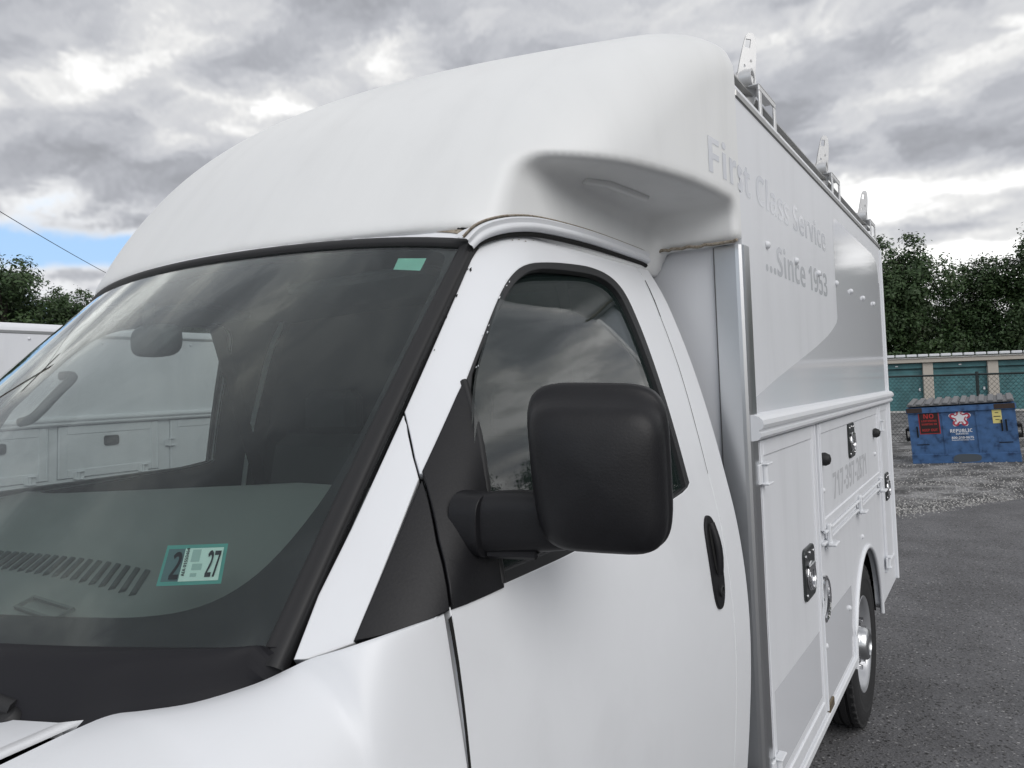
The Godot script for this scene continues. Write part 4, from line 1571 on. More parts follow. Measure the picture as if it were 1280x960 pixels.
func ladder_rack(root: Node3D, ytop: float) -> void:
	for sx in [1.0, -1.0]:
		var mb := MB.new()
		var pr := pv2([0.925, 0.045, 0.965, 0.045, 0.965, 0.041, 0.930, 0.041, 0.930, 0.004, 0.965, 0.004, 0.965, 0.0, 0.925, 0.0])
		for k in pr.size():
			pr[k].x *= sx
		mb.prism(pr, Transform3D(Basis(), Vector3(0, ytop + 0.022, -1.975)), 2.86)
		part("rack_rail", mb, M.rack_metal, root, OFF)
		for z in [-2.245, -3.43, -4.62]:
			mb = MB.new()
			for k in 2:
				mb.box(Vector3(0.989 * sx, ytop + 0.012, z - 0.175 * k), Vector3(0.006, 0.115, 0.026), 0.0015)
			mb.box(Vector3(0.989 * sx, ytop + 0.079, z - 0.0875), Vector3(0.0055, 0.018, 0.201), 0.0015)
			mb.box(Vector3(0.974 * sx, ytop + 0.090, z - 0.0875), Vector3(0.036, 0.004, 0.201), 0.001)
			var br := part("rack_bracket", mb, M.galvanised, root, OFF)
			for k in 2:
				mb = MB.new()
				mb.lathe([Vector2(0.013, 0), Vector2(0.012, 0.006), Vector2(0.008, 0.010), Vector2(0, 0.011)], Transform3D(Basis(Vector3(0, 0, 1), -PI / 2 * sx), Vector3(0.992 * sx, ytop - 0.030, z - 0.175 * k)), 12)
				part("bolt", mb, M.galvanised, br)
	for z in [-2.22, -3.40, -4.59]:
		var mb := MB.new()
		mb.tube(pv3([-0.93, ytop + 0.118, z, 0.93, ytop + 0.118, z]), 0.019, 14)
		var bar := part("rack_crossbar", mb, M.galvanised, root, OFF)
		for sx in [1.0, -1.0]:
			mb = MB.new()
			var plate := curve2(pv2([-0.045, -0.055, 0.0, -0.075, 0.040, -0.06, 0.056, -0.01, 0.054, 0.06, 0.046, 0.13, 0.030, 0.175, 0.006, 0.188, -0.022, 0.178, -0.036, 0.12, -0.044, 0.06, -0.052, 0.0]), 2)
			var cut := []
			for h in [[0.0, 0.14, 0.008], [0.022, 0.09, 0.007], [-0.012, 0.07, 0.006]]:
				cut.append(ring(h[2], 10, Vector2(h[0], h[1])))
			for face in 2:
				mb.facing = -1.0 if face == 0 else 1.0
				var off := 0.002 * (1 if face == 0 else -1)
				var f := func(q: Vector2) -> Vector3: return Vector3((0.950 + off * 0.7 + 0.40 * q.x + 0.10 * maxf(q.y - 0.04, 0.0)) * sx, ytop + 0.092 + q.y * 0.94, z - 0.02 + off * 0.7 - 0.50 * q.x - 0.15 * maxf(q.y - 0.06, 0.0))
				mb.facing *= -sx
				mb.sheet(plate, cut, 0.03, f, 0.0, 0.0)
			part("stop_plate", mb, M.galvanised, bar)
			mb = MB.new()
			mb.lathe([Vector2(0.019, -0.02), Vector2(0.027, -0.02), Vector2(0.029, 0.0), Vector2(0.027, 0.022), Vector2(0.020, 0.022), Vector2(0.020, -0.01), Vector2(0.0, -0.01)], Transform3D(Basis(Vector3(0, 0, 1), -PI / 2 * sx), Vector3(0.95 * sx, ytop + 0.118, z - 0.02)), 20)
			part("bar_collar", mb, M.galvanised, bar)


func build_truck() -> Node3D:
	var root := thing("service_truck", "large white service truck with high moulded roof cap and big black mirror, nearest the camera", "truck", Vector3(0, 0, -2.1))
	build_cab(root)
	var ytop := 2.475
	var z0 := -1.937
	var z1 := -4.85
	var holes := [[-2.000, -2.725, 0.475, 1.478], [-2.795, -4.375, 1.085, 1.478], [-4.425, -4.800, 0.56, 1.478]]
	for w in [[1.0, -0.27], [1.0, -3.79], [-1.0, -0.27], [-1.0, -3.79]]:
		wheel(root, w[0], w[1])
	var before := root.get_children()
	build_cap(root)
	stickers(root)
	body_shell(root, z0, z1, ytop, holes, -3.79)
	for sx in [1.0, -1.0]:
		locker_door(root, sx, holes[0][0], holes[0][1], holes[0][2], holes[0][3])
		locker_door(root, sx, holes[1][0], holes[1][1], holes[1][2], holes[1][3], 0.04)
		locker_door(root, sx, holes[2][0], holes[2][1], holes[2][2], holes[2][3], 0.035)
		latch(root, sx, -2.535, 1.0, 0.15, 0.17)
		latch(root, sx, -3.49, 1.365, 0.14, 0.155)
		latch(root, sx, -4.61, 1.01, 0.13, 0.155)
		for h in [[-2.008, 1.39], [-2.008, 0.60], [-4.42, 1.37], [-4.42, 0.62]]:
			hinge(root, sx, h[0], h[1])
		# bottom hinge of the drop-down door: two rails and three straps
		var mb := MB.new()
		mb.box(Vector3(1.004 * sx, 1.080, -3.585), Vector3(0.014, 0.010, 1.56), 0.003)
		mb.box(Vector3(0.998 * sx, 1.038, -3.585), Vector3(0.014, 0.012, 1.58), 0.003)
		part("hinge_rail", mb, M.white_trim, root, OFF)
		for z in [-2.86, -3.59, -4.29]:
			mb = MB.new()
			mb.box(Vector3(1.010 * sx, 1.062, z), Vector3(0.016, 0.085, 0.030), 0.004)
			mb.box(Vector3(1.022 * sx, 1.030, z - 0.012), Vector3(0.030, 0.012, 0.075), 0.004)
			var st := part("hinge_strap", mb, M.white_trim, root, OFF)
			for y in [1.095, 1.012]:
				mb = MB.new()
				mb.lathe([Vector2(0.007, 0), Vector2(0.006, 0.004), Vector2(0, 0.005)], Transform3D(Basis(Vector3(0, 0, 1), -PI / 2 * sx), Vector3(1.0175 * sx if y > 1.05 else 0.994 * sx, y, z)), 10)
				part("rivet", mb, M.white_trim, st)
		for z in [-2.84, -4.20]:
			mb = MB.new()
			mb.lathe([Vector2(0.024, 0), Vector2(0.025, 0.012), Vector2(0.018, 0.026), Vector2(0.008, 0.030), Vector2(0, 0.031)], Transform3D(Basis(Vector3(0, 0, 1), -PI / 2 * sx), Vector3(1.001 * sx, 1.345, z)), 16)
			part("rubber_stop", mb, M.rubber, root, OFF)
		for q in [[-2.835, 1.23], [-4.20, 1.235], [-3.277, 0.679], [-2.778, 0.679], [-3.70, 0.895]]:
			bolt(root, "rivet", Vector3((0.9975 if q[1] > 1.0 else 0.992) * sx, q[1], q[0]), 0.011, M.white_trim, sx, OFF)
		for k in 7:
			bolt(root, "rivet", Vector3(1.0005 * sx, 2.053, -2.195 - 0.375 * k), 0.0125, M.white_trim, sx, OFF)
		mb = MB.new()
		mb.box(Vector3(0.996 * sx, 0.440, -2.65), Vector3(0.016, 0.028, 1.42), 0.004)
		part("rocker_rail", mb, M.white_trim, root, OFF)
		mb = MB.new()
		mb.box(Vector3(0.997 * sx, 0.462, -2.795), Vector3(0.010, 0.040, 0.085), 0.003)
		part("side_reflector", mb, M.reflector, root, OFF)
	# fuel filler
	var mb := MB.new()
	var ft := Transform3D(Basis(Vector3(0, 0, 1), -PI / 2), Vector3(0.992, 0.845, -2.79))
	mb.lathe([Vector2(0.066, -0.004), Vector2(0.067, 0.009), Vector2(0.074, 0.013), Vector2(0.082, 0.010), Vector2(0.084, 0.0)], ft, 28)
	var fuel := part("fuel_filler", mb, M.chrome, root, OFF)
	mb = MB.new()
	mb.lathe([Vector2(0.067, 0.0), Vector2(0.064, -0.03), Vector2(0.055, -0.045), Vector2(0.0, -0.045)], ft, 28)
	part("filler_cup", mb, M.gap, fuel)
	mb = MB.new()
	mb.lathe([Vector2(0.030, 0.0), Vector2(0.030, 0.018), Vector2(0.024, 0.022), Vector2(0.0, 0.022)], Transform3D(ft.basis, ft.origin + Vector3(-0.035, -0.012, -0.006)), 20)
	mb.box(Vector3(0.983, 0.833, -2.796), Vector3(0.014, 0.012, 0.05), 0.003)
	part("filler_cap", mb, M.latch_plate, fuel)
	ghost_writing(root)
	wear(root)
	ladder_rack(root, ytop)
	return root


func build_neighbour(truck: Node3D) -> void:
	var o := thing("service_truck", "lower white service truck without roof cap, parked beyond and seen through the near cab", "truck", Vector3(-5.05, 0, -1.2))
	for c in truck.get_children():
		var nm := String(c.name)
		if nm.begins_with("roof_cap") or nm.begins_with("door_mirror"):
			continue
		if nm == "inspection_sticker" or nm == "mint_sticker":
			break
		var d: Node3D = c.duplicate()
		d.name = c.name
		o.add_child(d)
	var w: Node3D
	var z0 := -1.937
	var z1 := -4.95
	var holes := [[-2.02, -2.52, 0.52, 1.478], [-2.575, -3.22, 1.10, 1.478], [-3.285, -4.03, 1.10, 1.478], [-4.13, -4.86, 0.56, 1.478]]
	body_shell(o, z0, z1, 2.185, holes, -3.79)
	for sx in [1.0, -1.0]:
		for h in holes:
			locker_door(o, sx, h[0], h[1], h[2], h[3], 0.06)
		black_latch(o, sx, -2.90, 1.355)
		black_latch(o, sx, -3.66, 1.355)
		hinge(o, sx, -4.12, 1.30)
		hinge(o, sx, -4.12, 0.70)
		hinge(o, sx, -2.015, 1.30)
		for z in [-2.70, -3.10, -3.42, -3.90]:
			hinge(o, sx, z, 1.115)
		for k in 12:
			bolt(o, "rivet", Vector3(1.0005 * sx, 2.10, -2.15 - 0.24 * k), 0.010, M.white_trim, sx, OFF)


# ---------------------------------------------------------------- surroundings
func make_sky() -> Image:
	var W := 2048
	var H := 1024
	var im := Image.create(W, H, false, Image.FORMAT_RGBF)
	var n1 := FastNoiseLite.new()
	n1.seed = SKY_SEED
	n1.frequency = 1.2
	n1.fractal_octaves = 6
	n1.fractal_gain = 0.55
	n1.domain_warp_enabled = true
	n1.domain_warp_amplitude = 0.6
	n1.domain_warp_frequency = 0.5
	var n2 := FastNoiseLite.new()
	n2.seed = SKY_SEED + 7
	n2.frequency = 0.34
	n2.fractal_octaves = 4
	var n3 := FastNoiseLite.new()
	n3.seed = SKY_SEED + 3
	n3.frequency = 0.16
	n3.fractal_octaves = 5
	for j in H:
		var el := PI / 2 - PI * (j + 0.5) / H
		if el < -0.02:
			im.fill_rect(Rect2i(0, j, W, H - j), Color(0.16, 0.16, 0.16))
			break
		var e := maxf(el, 0.003)
		for i in W:
			var az := TAU * ((i + 0.5) / W - 0.5)
			var d := Vector3(sin(az) * cos(e), sin(e), -cos(az) * cos(e))
			var s := 1.0 / (d.y + 0.11)
			var px := d.x * s + 3.1
			var pz := d.z * s * 1.25
			var a := n1.get_noise_2d(px, pz)
			var b := n2.get_noise_2d(px, pz)
			var c := n3.get_noise_2d(px + 40.0, pz)
			var low := 1.0 - smoothstep(0.0, 0.34, d.y)
			# thickness makes a cloud base dark, thin places glow
			var thick := 0.43 + 0.42 * b + 0.80 * a - 0.16 * low
			var light := lerpf(0.72, 0.30, smoothstep(-0.1, 1.0, thick)) * (1.0 + 0.42 * low * low)
			light += 0.34 * smoothstep(0.32, -0.10, thick)
			var tint := Color(0.945, 0.975, 1.06).lerp(Color(1.0, 1.0, 0.995), smoothstep(0.35, 0.75, light))
			var cloud := tint * light
			# openings low in the sky
			var cover := 0.36 + 0.62 * c + 0.34 * a - 0.36 * exp(-pow((d.y - 0.180) / 0.024, 2.0)) * (0.55 + 0.9 * smoothstep(-0.15, 0.25, c * -1.0))
			var gap := 1.0 - smoothstep(-0.10, 0.14, cover)
			var blue := Color(0.32, 0.52, 0.80).lerp(Color(0.55, 0.74, 0.95), exp(-d.y * 9.0))
			var rim := smoothstep(0.28, 0.05, cover)
			cloud = cloud.lerp(Color(0.86, 0.87, 0.88), rim * 0.6)
			im.set_pixel(i, j, cloud.lerp(blue, gap))
	return im

const SKY_SEED := 21

func build_ground() -> void:
	var gm := mat("gravel", Color(0.56, 0.555, 0.555), 0.95)
	var gt := noise_tex(41, 0.055, 3, [[0.0, grey(0.45)], [0.4, grey(0.66)], [0.7, grey(0.82)], [1.0, grey(0.95)]], 1024, false, 4.0, true)
	tri_tex(gm, gt, 0.32, true)
	gm.heightmap_enabled = true
	gm.heightmap_texture = noise_tex(42, 0.05, 3, [], 1024, false, 4.0, true)
	gm.heightmap_scale = 1.0
	gm.detail_enabled = true
	gm.detail_blend_mode = BaseMaterial3D.BLEND_MODE_MUL
	gm.detail_albedo = noise_tex(43, 0.008, 4, [[0.25, grey(0.55)], [0.75, grey(1.0)]], 512)
	var mb := MB.new()
	# fine grid where the ground rises towards the bin, coarse beyond
	var xs := [-1500.0, -400.0, -120.0, -50.0, -25.0, -12.0]
	for k in 33:
		xs.append(-6.0 + k * 0.5)
	xs.append_array([14.0, 20.0, 40.0, 90.0, 300.0, 1500.0])
	var zs := [1500.0, 400.0, 100.0, 30.0, 10.0, 0.0, -6.0]
	for k in 25:
		zs.append(-8.0 - k * 0.5)
	zs.append_array([-22.0, -26.0, -34.0, -50.0, -90.0, -300.0, -1500.0])
	var rows := []
	for z in zs:
		var row := PackedVector3Array()
		for x in xs:
			row.append(Vector3(x, ground_y(x, z), z))
		rows.append(row)
	mb.lattice(rows, Vector3(0, -1e6, 0))
	structure("gravel_ground", mb, gm)
	var am := mat("asphalt", Color(0.058, 0.058, 0.062), 0.85)
	var im := Image.create(1024, 1024, false, Image.FORMAT_RGB8)
	var rng := RandomNumberGenerator.new()
	rng.seed = 77
	var bump := Image.create(1024, 1024, false, Image.FORMAT_R8)
	for y in 1024:
		for x in 1024:
			var v := 0.50 + rng.randf() * 0.22
			im.set_pixel(x, y, Color(v, v, v * 1.01))
			bump.set_pixel(x, y, grey(0.3 + 0.2 * rng.randf()))
	for k in 60000:
		var x := rng.randi_range(0, 1021)
		var y := rng.randi_range(0, 1021)
		var v := clampf(0.26 + rng.randf() * 0.50, 0.0, 1.0)
		if rng.randf() < 0.12:
			v = 0.82 + rng.randf() * 0.18
		var w := rng.randi_range(1, 3)
		var h := rng.randi_range(1, 3)
		im.fill_rect(Rect2i(x, y, w, h), Color(v, v * 0.995, v * 0.985))
		bump.fill_rect(Rect2i(x, y, w, h), grey(0.45 + 0.5 * rng.randf()))
	am.albedo_color = srgb(Color(0.41, 0.408, 0.418))
	tri_tex(am, ImageTexture.create_from_image(im), 0.26, true)
	am.heightmap_enabled = true
	am.heightmap_texture = ImageTexture.create_from_image(bump)
	am.heightmap_scale = 0.5
	am.detail_enabled = true
	am.detail_blend_mode = BaseMaterial3D.BLEND_MODE_MUL
	am.detail_albedo = noise_tex(44, 0.01, 5, [[0.2, grey(0.86)], [0.8, grey(1.0)]], 512)
	# the asphalt's worn edge runs from behind the truck to the right
	var edge := curve2(pv2([-60, -6.6, -20, -6.9, -8, -7.6, -3, -8.1, -1.2, -8.5, 0.0, -9.0, 0.49, -9.41, 0.8, -9.83, 1.11, -10.26, 1.43, -10.72, 1.77, -11.19, 2.6, -12.2, 4.2, -14.0, 8, -17, 30, -22, 60, -24]), 10, false)
	var wob := FastNoiseLite.new()
	wob.seed = 5
	wob.frequency = 1.3
	wob.fractal_octaves = 4
	var poly := PackedVector2Array()
	for p in edge:
		poly.append(p + Vector2(wob.get_noise_2d(p.x, p.y), wob.get_noise_2d(p.y, p.x + 9.0)) * 0.14)
	poly.append(Vector2(60, 60))
	poly.append(Vector2(-60, 60))
	mb = MB.new()
	mb.facing = -1.0
	mb.sheet(poly, [], 4.0, func(q: Vector2) -> Vector3: return Vector3(q.x, ground_y(q.x, q.y) + 0.006, q.y))
	structure("asphalt_lot", mb, am)
	# loose stones on the gravel and along the edge
	mb = MB.new()
	mb.nets(Vector3(-0.5, -0.42, -0.5) * 1.3, Vector3(0.5, 0.42, 0.5) * 1.3, 0.26, func(p: Vector3) -> float: return maxf(maxf(absf(p.x + p.y * 0.3) - 0.42, absf(p.z - p.y * 0.2) - 0.38), p.length() - 0.5))
	var sm := mat("stone", Color(0.50, 0.495, 0.49), 0.9)
	sm.vertex_color_use_as_albedo = true
	var mm := MultiMesh.new()
	mm.transform_format = MultiMesh.TRANSFORM_3D
	mm.use_colors = true
	mm.mesh = mb.done(sm)
	mm.instance_count = 9000
	rng.seed = 3
	for k in mm.instance_count:
		var p := Vector2()
		var sz := rng.randf_range(0.010, 0.026)
		if k < 2600:
			p = edge[rng.randi_range(50, 140) % edge.size()].lerp(edge[rng.randi_range(60, 130) % edge.size()], 0.0)
			p += Vector2(rng.randfn(0, 0.30), -absf(rng.randfn(0, 0.45)) + 0.12)
		else:
			var z := -9.0 - 9.0 * pow(rng.randf(), 1.4)
			p = Vector2(rng.randf_range(-1.5, 4.0), z)
			if Geometry2D.is_point_in_polygon(p, poly):
				p.y -= 3.0
		var b := Basis.from_euler(Vector3(rng.randf() * TAU, rng.randf() * TAU, rng.randf() * TAU)) * Basis.from_scale(Vector3(sz, sz * rng.randf_range(0.5, 1.0), sz))
		mm.set_instance_transform(k, Transform3D(b, Vector3(p.x, ground_y(p.x, p.y) + sz * 0.2, p.y)))
		var v := rng.randf_range(0.55, 1.2)
		mm.set_instance_color(k, Color(v, v * 0.99, v * 0.97))
	var mi := MultiMeshInstance3D.new()
	mi.multimesh = mm
	add_child(mi)
	mi.name = "loose_stones"
	mi.set_meta("kind", "stuff")
	mi.set_meta("label", "loose pale stones strewn over the gravel behind the asphalt")
	mi.set_meta("category", "stones")

static func ground_y(x: float, z: float) -> float:
	return clampf((x - 0.15) * 0.055, -0.03, 0.22) * smoothstep(-10.5, -13.5, z) * smoothstep(-26.0, -17.0, z)


func build_bin() -> void:
	var blue := mat("bin_blue", Color(0.060, 0.150, 0.335), 0.45)
	tri_tex(blue, noise_tex(51, 0.012, 5, [[0.0, Color(0.45, 0.5, 0.55)], [0.35, grey(0.85)], [1.0, grey(1.0)]], 512), 0.9)
	mat("bin_lid", Color(0.16, 0.16, 0.165), 0.6)
	mat("bin_rust", Color(0.045, 0.028, 0.022), 0.8)
	mat("bin_scuff", Color(0.07, 0.085, 0.10), 0.7)
	mat("sign_black", Color(0.02, 0.006, 0.006), 0.5)
	mat("sign_red", Color(0.45, 0.03, 0.025), 0.5)
	mat("print_white", Color(0.75, 0.76, 0.78), 0.5)
	mat("print_red", Color(0.42, 0.04, 0.07), 0.5)
	mat("sticker_yellow", Color(0.72, 0.62, 0.22), 0.5)
	mat("ink", Color(0.05, 0.045, 0.03), 0.6)
	var root := thing("rubbish_bin", "blue steel rubbish bin with grey ribbed lid on the gravel behind the truck", "dumpster", Vector3(1.035, 0.045, -14.96))
	root.rotation.z = 0.055
	var w := 1.63
	var h := 1.02
	var mb := MB.new()
	# sloped body: front face at z = 0, widening slightly to the foot
	var prof := pv2([0.0, 0.0, 0.0, h - 0.10, -0.02, h, -1.15, h + 0.06, -1.15, 0.0])
	var P := PackedVector2Array()
	for p in prof:
		P.append(Vector2(p.x, p.y))
	mb.prism(P, Transform3D(Basis(Vector3(0, 0, 1), Vector3(0, 1, 0), Vector3(-1, 0, 0)), Vector3(-w / 2, 0, 0)), w, 0.0)
	part("bin_body", mb, blue, root)
	mb = MB.new()
	mb.box(Vector3(0, h - 0.055, 0.018), Vector3(w + 0.04, 0.10, 0.036), 0.006)
	part("rim_bar", mb, blue, root)
	for q in [[-0.70, 0.25], [0.665, 0.30]]:
		mb = MB.new()
		mb.box(Vector3(q[0], h - 0.050, 0.0385), Vector3(q[1], 0.085, 0.006), 0.002)
		part("rusty_plate", mb, M.bin_rust, root)
	for x in [-0.27, 0.245]:
		mb = MB.new()
		mb.box(Vector3(x, 0.53, 0.006), Vector3(0.035, 0.82, 0.012), 0.004)
		part("stiffener", mb, blue, root)
	mb = MB.new()
	mb.box(Vector3(0, 0.085, 0.010), Vector3(w + 0.01, 0.17, 0.020), 0.008)
	part("foot_band", mb, blue, root)
	mb = MB.new()
	mb.prism(curve2(pv2([-0.16, 0.03, 0.02, 0.02, 0.22, 0.04, 0.24, 0.13, 0.10, 0.16, -0.10, 0.155, -0.17, 0.10]), 3), Transform3D(Basis(), Vector3(0, 0, 0.0225)), 0.0015)
	part("scuffed_patch", mb, M.bin_scuff, root)
	for x in [-0.685, 0.60, 0.665]:
		mb = MB.new()
		mb.box(Vector3(x, 0.58 + (0.06 if x > 0 else 0.0), 0.012), Vector3(0.022, 0.20, 0.024), 0.004)
		part("slot_bar", mb, M.gap, root)
	for x in [-0.62, 0.63]:
		mb = MB.new()
		mb.box(Vector3(x, 0.345, 0.004), Vector3(0.20, 0.014, 0.008), 0.002)
		part("weld_bar", mb, M.gap, root)
	for sx in [-1.0, 1.0]:
		mb = MB.new()
		mb.box(Vector3((w / 2 + 0.035) * sx, 0.62, -0.30), Vector3(0.07, 0.05, 0.5), 0.01)
		mb.box(Vector3((w / 2 + 0.035) * sx, 0.44, -0.30), Vector3(0.07, 0.05, 0.5), 0.01)
		mb.box(Vector3((w / 2 + 0.062) * sx, 0.53, -0.10), Vector3(0.022, 0.19, 0.06), 0.005)
		part("lifting_pocket", mb, M.gap, root)
	# ribbed lid in two leaves
	for leaf in 2:
		mb = MB.new()
		var cx := -0.41 + 0.82 * leaf
		var tilt := Basis(Vector3(1, 0, 0), 0.06)
		mb.box(Vector3(cx, h + 0.035, 0.02) + tilt * Vector3(0, 0.0, -0.56), Vector3(0.81, 0.02, 1.16), 0.004, tilt)
		var lid := part("lid", mb, M.bin_lid, root)
		for k in 6:
			mb = MB.new()
			var x := cx - 0.345 + 0.138 * k
			mb.box(Vector3(x, h + 0.058, 0.030) + tilt * Vector3(0, 0.0, -0.56), Vector3(0.086, 0.034, 1.17), 0.010, tilt * Basis(Vector3(0, 0, 1), -0.12 if leaf == 0 else 0.04 * (k - 3)))
			part("lid_rib", mb, M.bin_lid, lid)
	# signs and print
	mb = MB.new()
	mb.box(Vector3(-0.485, 0.735, 0.004), Vector3(0.325, 0.40, 0.006), 0.001)
	var sign := part("warning_sign", mb, M.sign_red, root)
	mb = MB.new()
	mb.box(Vector3(-0.485, 0.735, 0.008), Vector3(0.300, 0.375, 0.004), 0.0)
	part("sign_field", mb, M.sign_black, sign)
	for t in [["NO", -0.565, 0.815, 0.16, 0.085], ["LOITERING", -0.605, 0.755, 0.24, 0.035], ["DUMPING OR", -0.605, 0.695, 0.24, 0.035], ["KEEP OUT", -0.605, 0.585, 0.24, 0.045]]:
		var o := letters(t[0], t[4], t[3], true, M.sign_red, 0.001)
		hang("sign_lettering", o, sign, Vector3(t[1], t[2], 0.0105))
	mb = MB.new()
	var petals := []
	for k in 5:
		petals.append(ring(0.075, 16, Vector2.from_angle(PI / 2 + TAU * k / 5) * 0.105))
	var white := PackedVector2Array()
	for k in 60:
		var an := TAU * k / 60.0
		white.append(Vector2.from_angle(an + PI / 2) * (0.140 + 0.036 * cos(5.0 * an)))
	mb.prism(white, Transform3D(Basis(), Vector3(-0.005, 0.80, 0.003)), 0.002)
	var emblem := part("star_emblem", mb, M.print_white, root)
	for k in 5:
		mb = MB.new()
		var an := PI / 2 + TAU * k / 5.0
		var t := Transform3D(Basis(Vector3(0, 0, 1), an - PI / 2), Vector3(-0.005, 0.80, 0.0052))
		# a ribbon looped round each point of the star
		var loop := PackedVector2Array()
		for q in 13:
			var b := -0.5 + (PI + 1.0) * q / 12.0
			loop.append(Vector2(0, 0.112) + Vector2.from_angle(b) * 0.052)
		loop.append(Vector2(-0.050, 0.060))
		loop.append(Vector2(-0.028, 0.052))
		for q in 13:
			var b := -0.5 + (PI + 1.0) * (12 - q) / 12.0
			loop.append(Vector2(0, 0.112) + Vector2.from_angle(b) * 0.021)
		mb.prism(loop, t, 0.0015)
		mb.prism(pv2([0.004, 0.092, 0.022, 0.096, 0.048, 0.060, 0.026, 0.056]), t, 0.0015)
		part("emblem_ribbon", mb, M.print_red, emblem)
	for t in [["REPUBLIC", -0.175, 0.545, 0.335, 0.060, true, true], ["SERVICES", -0.095, 0.505, 0.19, 0.030, true, false], ["800-210-9675", -0.165, 0.430, 0.335, 0.042, true, false], ["RepublicServices.com", -0.165, 0.395, 0.335, 0.026, true, false]]:
		var o := letters(t[0], t[4], t[3], t[5], M.print_white, 0.001, t[6])
		hang("company_lettering", o, root, Vector3(t[1], t[2], 0.0025))
	mb = MB.new()
	mb.box(Vector3(0.545, 0.795, 0.003), Vector3(0.135, 0.235, 0.004), 0.0)
	var ys := part("yellow_sticker", mb, M.sticker_yellow, root)
	for q in [[0.795, 0.10, 0.016], [0.74, 0.06, 0.012], [0.86, 0.05, 0.012]]:
		mb = MB.new()
		mb.box(Vector3(0.545, q[0], 0.006), Vector3(q[1], q[2], 0.001), 0.0)
		part("sticker_print", mb, M.ink, ys)


func build_storage() -> void:
	var teal := mat("door_teal", Color(0.065, 0.19, 0.205), 0.5)
	tri_tex(teal, noise_tex(61, 0.01, 4, [[0.2, grey(0.86)], [0.8, grey(1.0)]], 256), 0.5)
	mat("pillar_tan", Color(0.48, 0.44, 0.385), 0.85)
	mat("roof_metal", Color(0.50, 0.49, 0.47), 0.5)
	var root := thing("storage_building", "long low storage building with teal roll-up doors and tan pillars behind the bin", "building", Vector3(-2.4, 0.0, -34.3), 0.27)
	var n := 16
	var pitch := 2.36
	var x0 := -0.72 - pitch * 7
	var L := pitch * n
	var hh := 2.10
	var mb := MB.new()
	mb.box(Vector3(x0 + L / 2, hh / 2 + 0.02, -3.1), Vector3(L, hh + 0.04, 6.0))
	part("wall", mb, M.pillar_tan, root)
	mb = MB.new()
	mb.box(Vector3(x0 + L / 2, hh + 0.115, -3.0), Vector3(L + 0.3, 0.19, 6.5), 0.01)
	part("fascia", mb, M.pillar_tan, root)
	mb = MB.new()
	for k in 17:
		var z := -3.0
	mb.box(Vector3(x0 + L / 2, hh + 0.28, -3.0), Vector3(L + 0.4, 0.04, 6.6), 0.0, Basis(Vector3(1, 0, 0), 0.02))
	var roof := part("roof", mb, M.roof_metal, root)
	var proto: MeshInstance3D
	for k in int(L / 0.42):
		if proto == null:
			mb = MB.new()
			mb.box(Vector3(0.0, hh + 0.315, 0.31), Vector3(0.37, 0.11, 0.10), 0.02)
			proto = part("roof_end_cap", mb, M.white_trim, roof, Vector3(x0 + 0.2, 0, 0))
		else:
			again(proto, roof, "roof_end_cap", Vector3(x0 + 0.2 + 0.42 * k, 0, 0))
	var pp: MeshInstance3D
	var dd: MeshInstance3D
	for k in n + 1:
		if pp == null:
			mb = MB.new()
			mb.box(Vector3(0, hh / 2 + 0.01, 0.02), Vector3(0.38, hh + 0.02, 0.20), 0.01)
			pp = part("pillar", mb, M.pillar_tan, root, Vector3(x0, 0, 0))
		else:
			again(pp, root, "pillar", Vector3(x0 + pitch * k, 0, 0))
		if k == n:
			break
		if dd == null:
			mb = MB.new()
			var rows := []
			for q in 43:
				var y := 0.02 + 1.86 * q / 42.0
				var z := -0.045 + 0.006 * (1 if q % 3 == 0 else -1)
				rows.append(PackedVector3Array([Vector3(-0.99, y, z), Vector3(0.99, y, z)]))
			mb.lattice(rows, Vector3(0, 1, -9))
			mb.box(Vector3(0, 1.985, -0.01), Vector3(1.97, 0.22, 0.08), 0.01)
			dd = part("roll_up_door", mb, teal, root, Vector3(x0 + pitch / 2, 0, 0))
			mb = MB.new()
			mb.box(Vector3(0, 1.872, 0.0), Vector3(1.97, 0.02, 0.10))
			part("door_header", mb, M.gap, dd)
			mb = MB.new()
			mb.box(Vector3(0.02, 1.99, 0.045), Vector3(0.10, 0.05, 0.03), 0.006)
			part("number_tag", mb, M.print_white, dd)
			mb = MB.new()
			mb.box(Vector3(0.86, 0.98, -0.02), Vector3(0.07, 0.12, 0.03), 0.005)
			part("hasp", mb, M.print_white, dd)
			mb = MB.new()
			mb.box(Vector3(0, 0.05, -0.02), Vector3(1.97, 0.08, 0.05))
			part("sill", mb, M.roof_metal, dd)
		else:
			again(dd, root, "roll_up_door", Vector3(x0 + pitch * (k + 0.5), 0, 0))


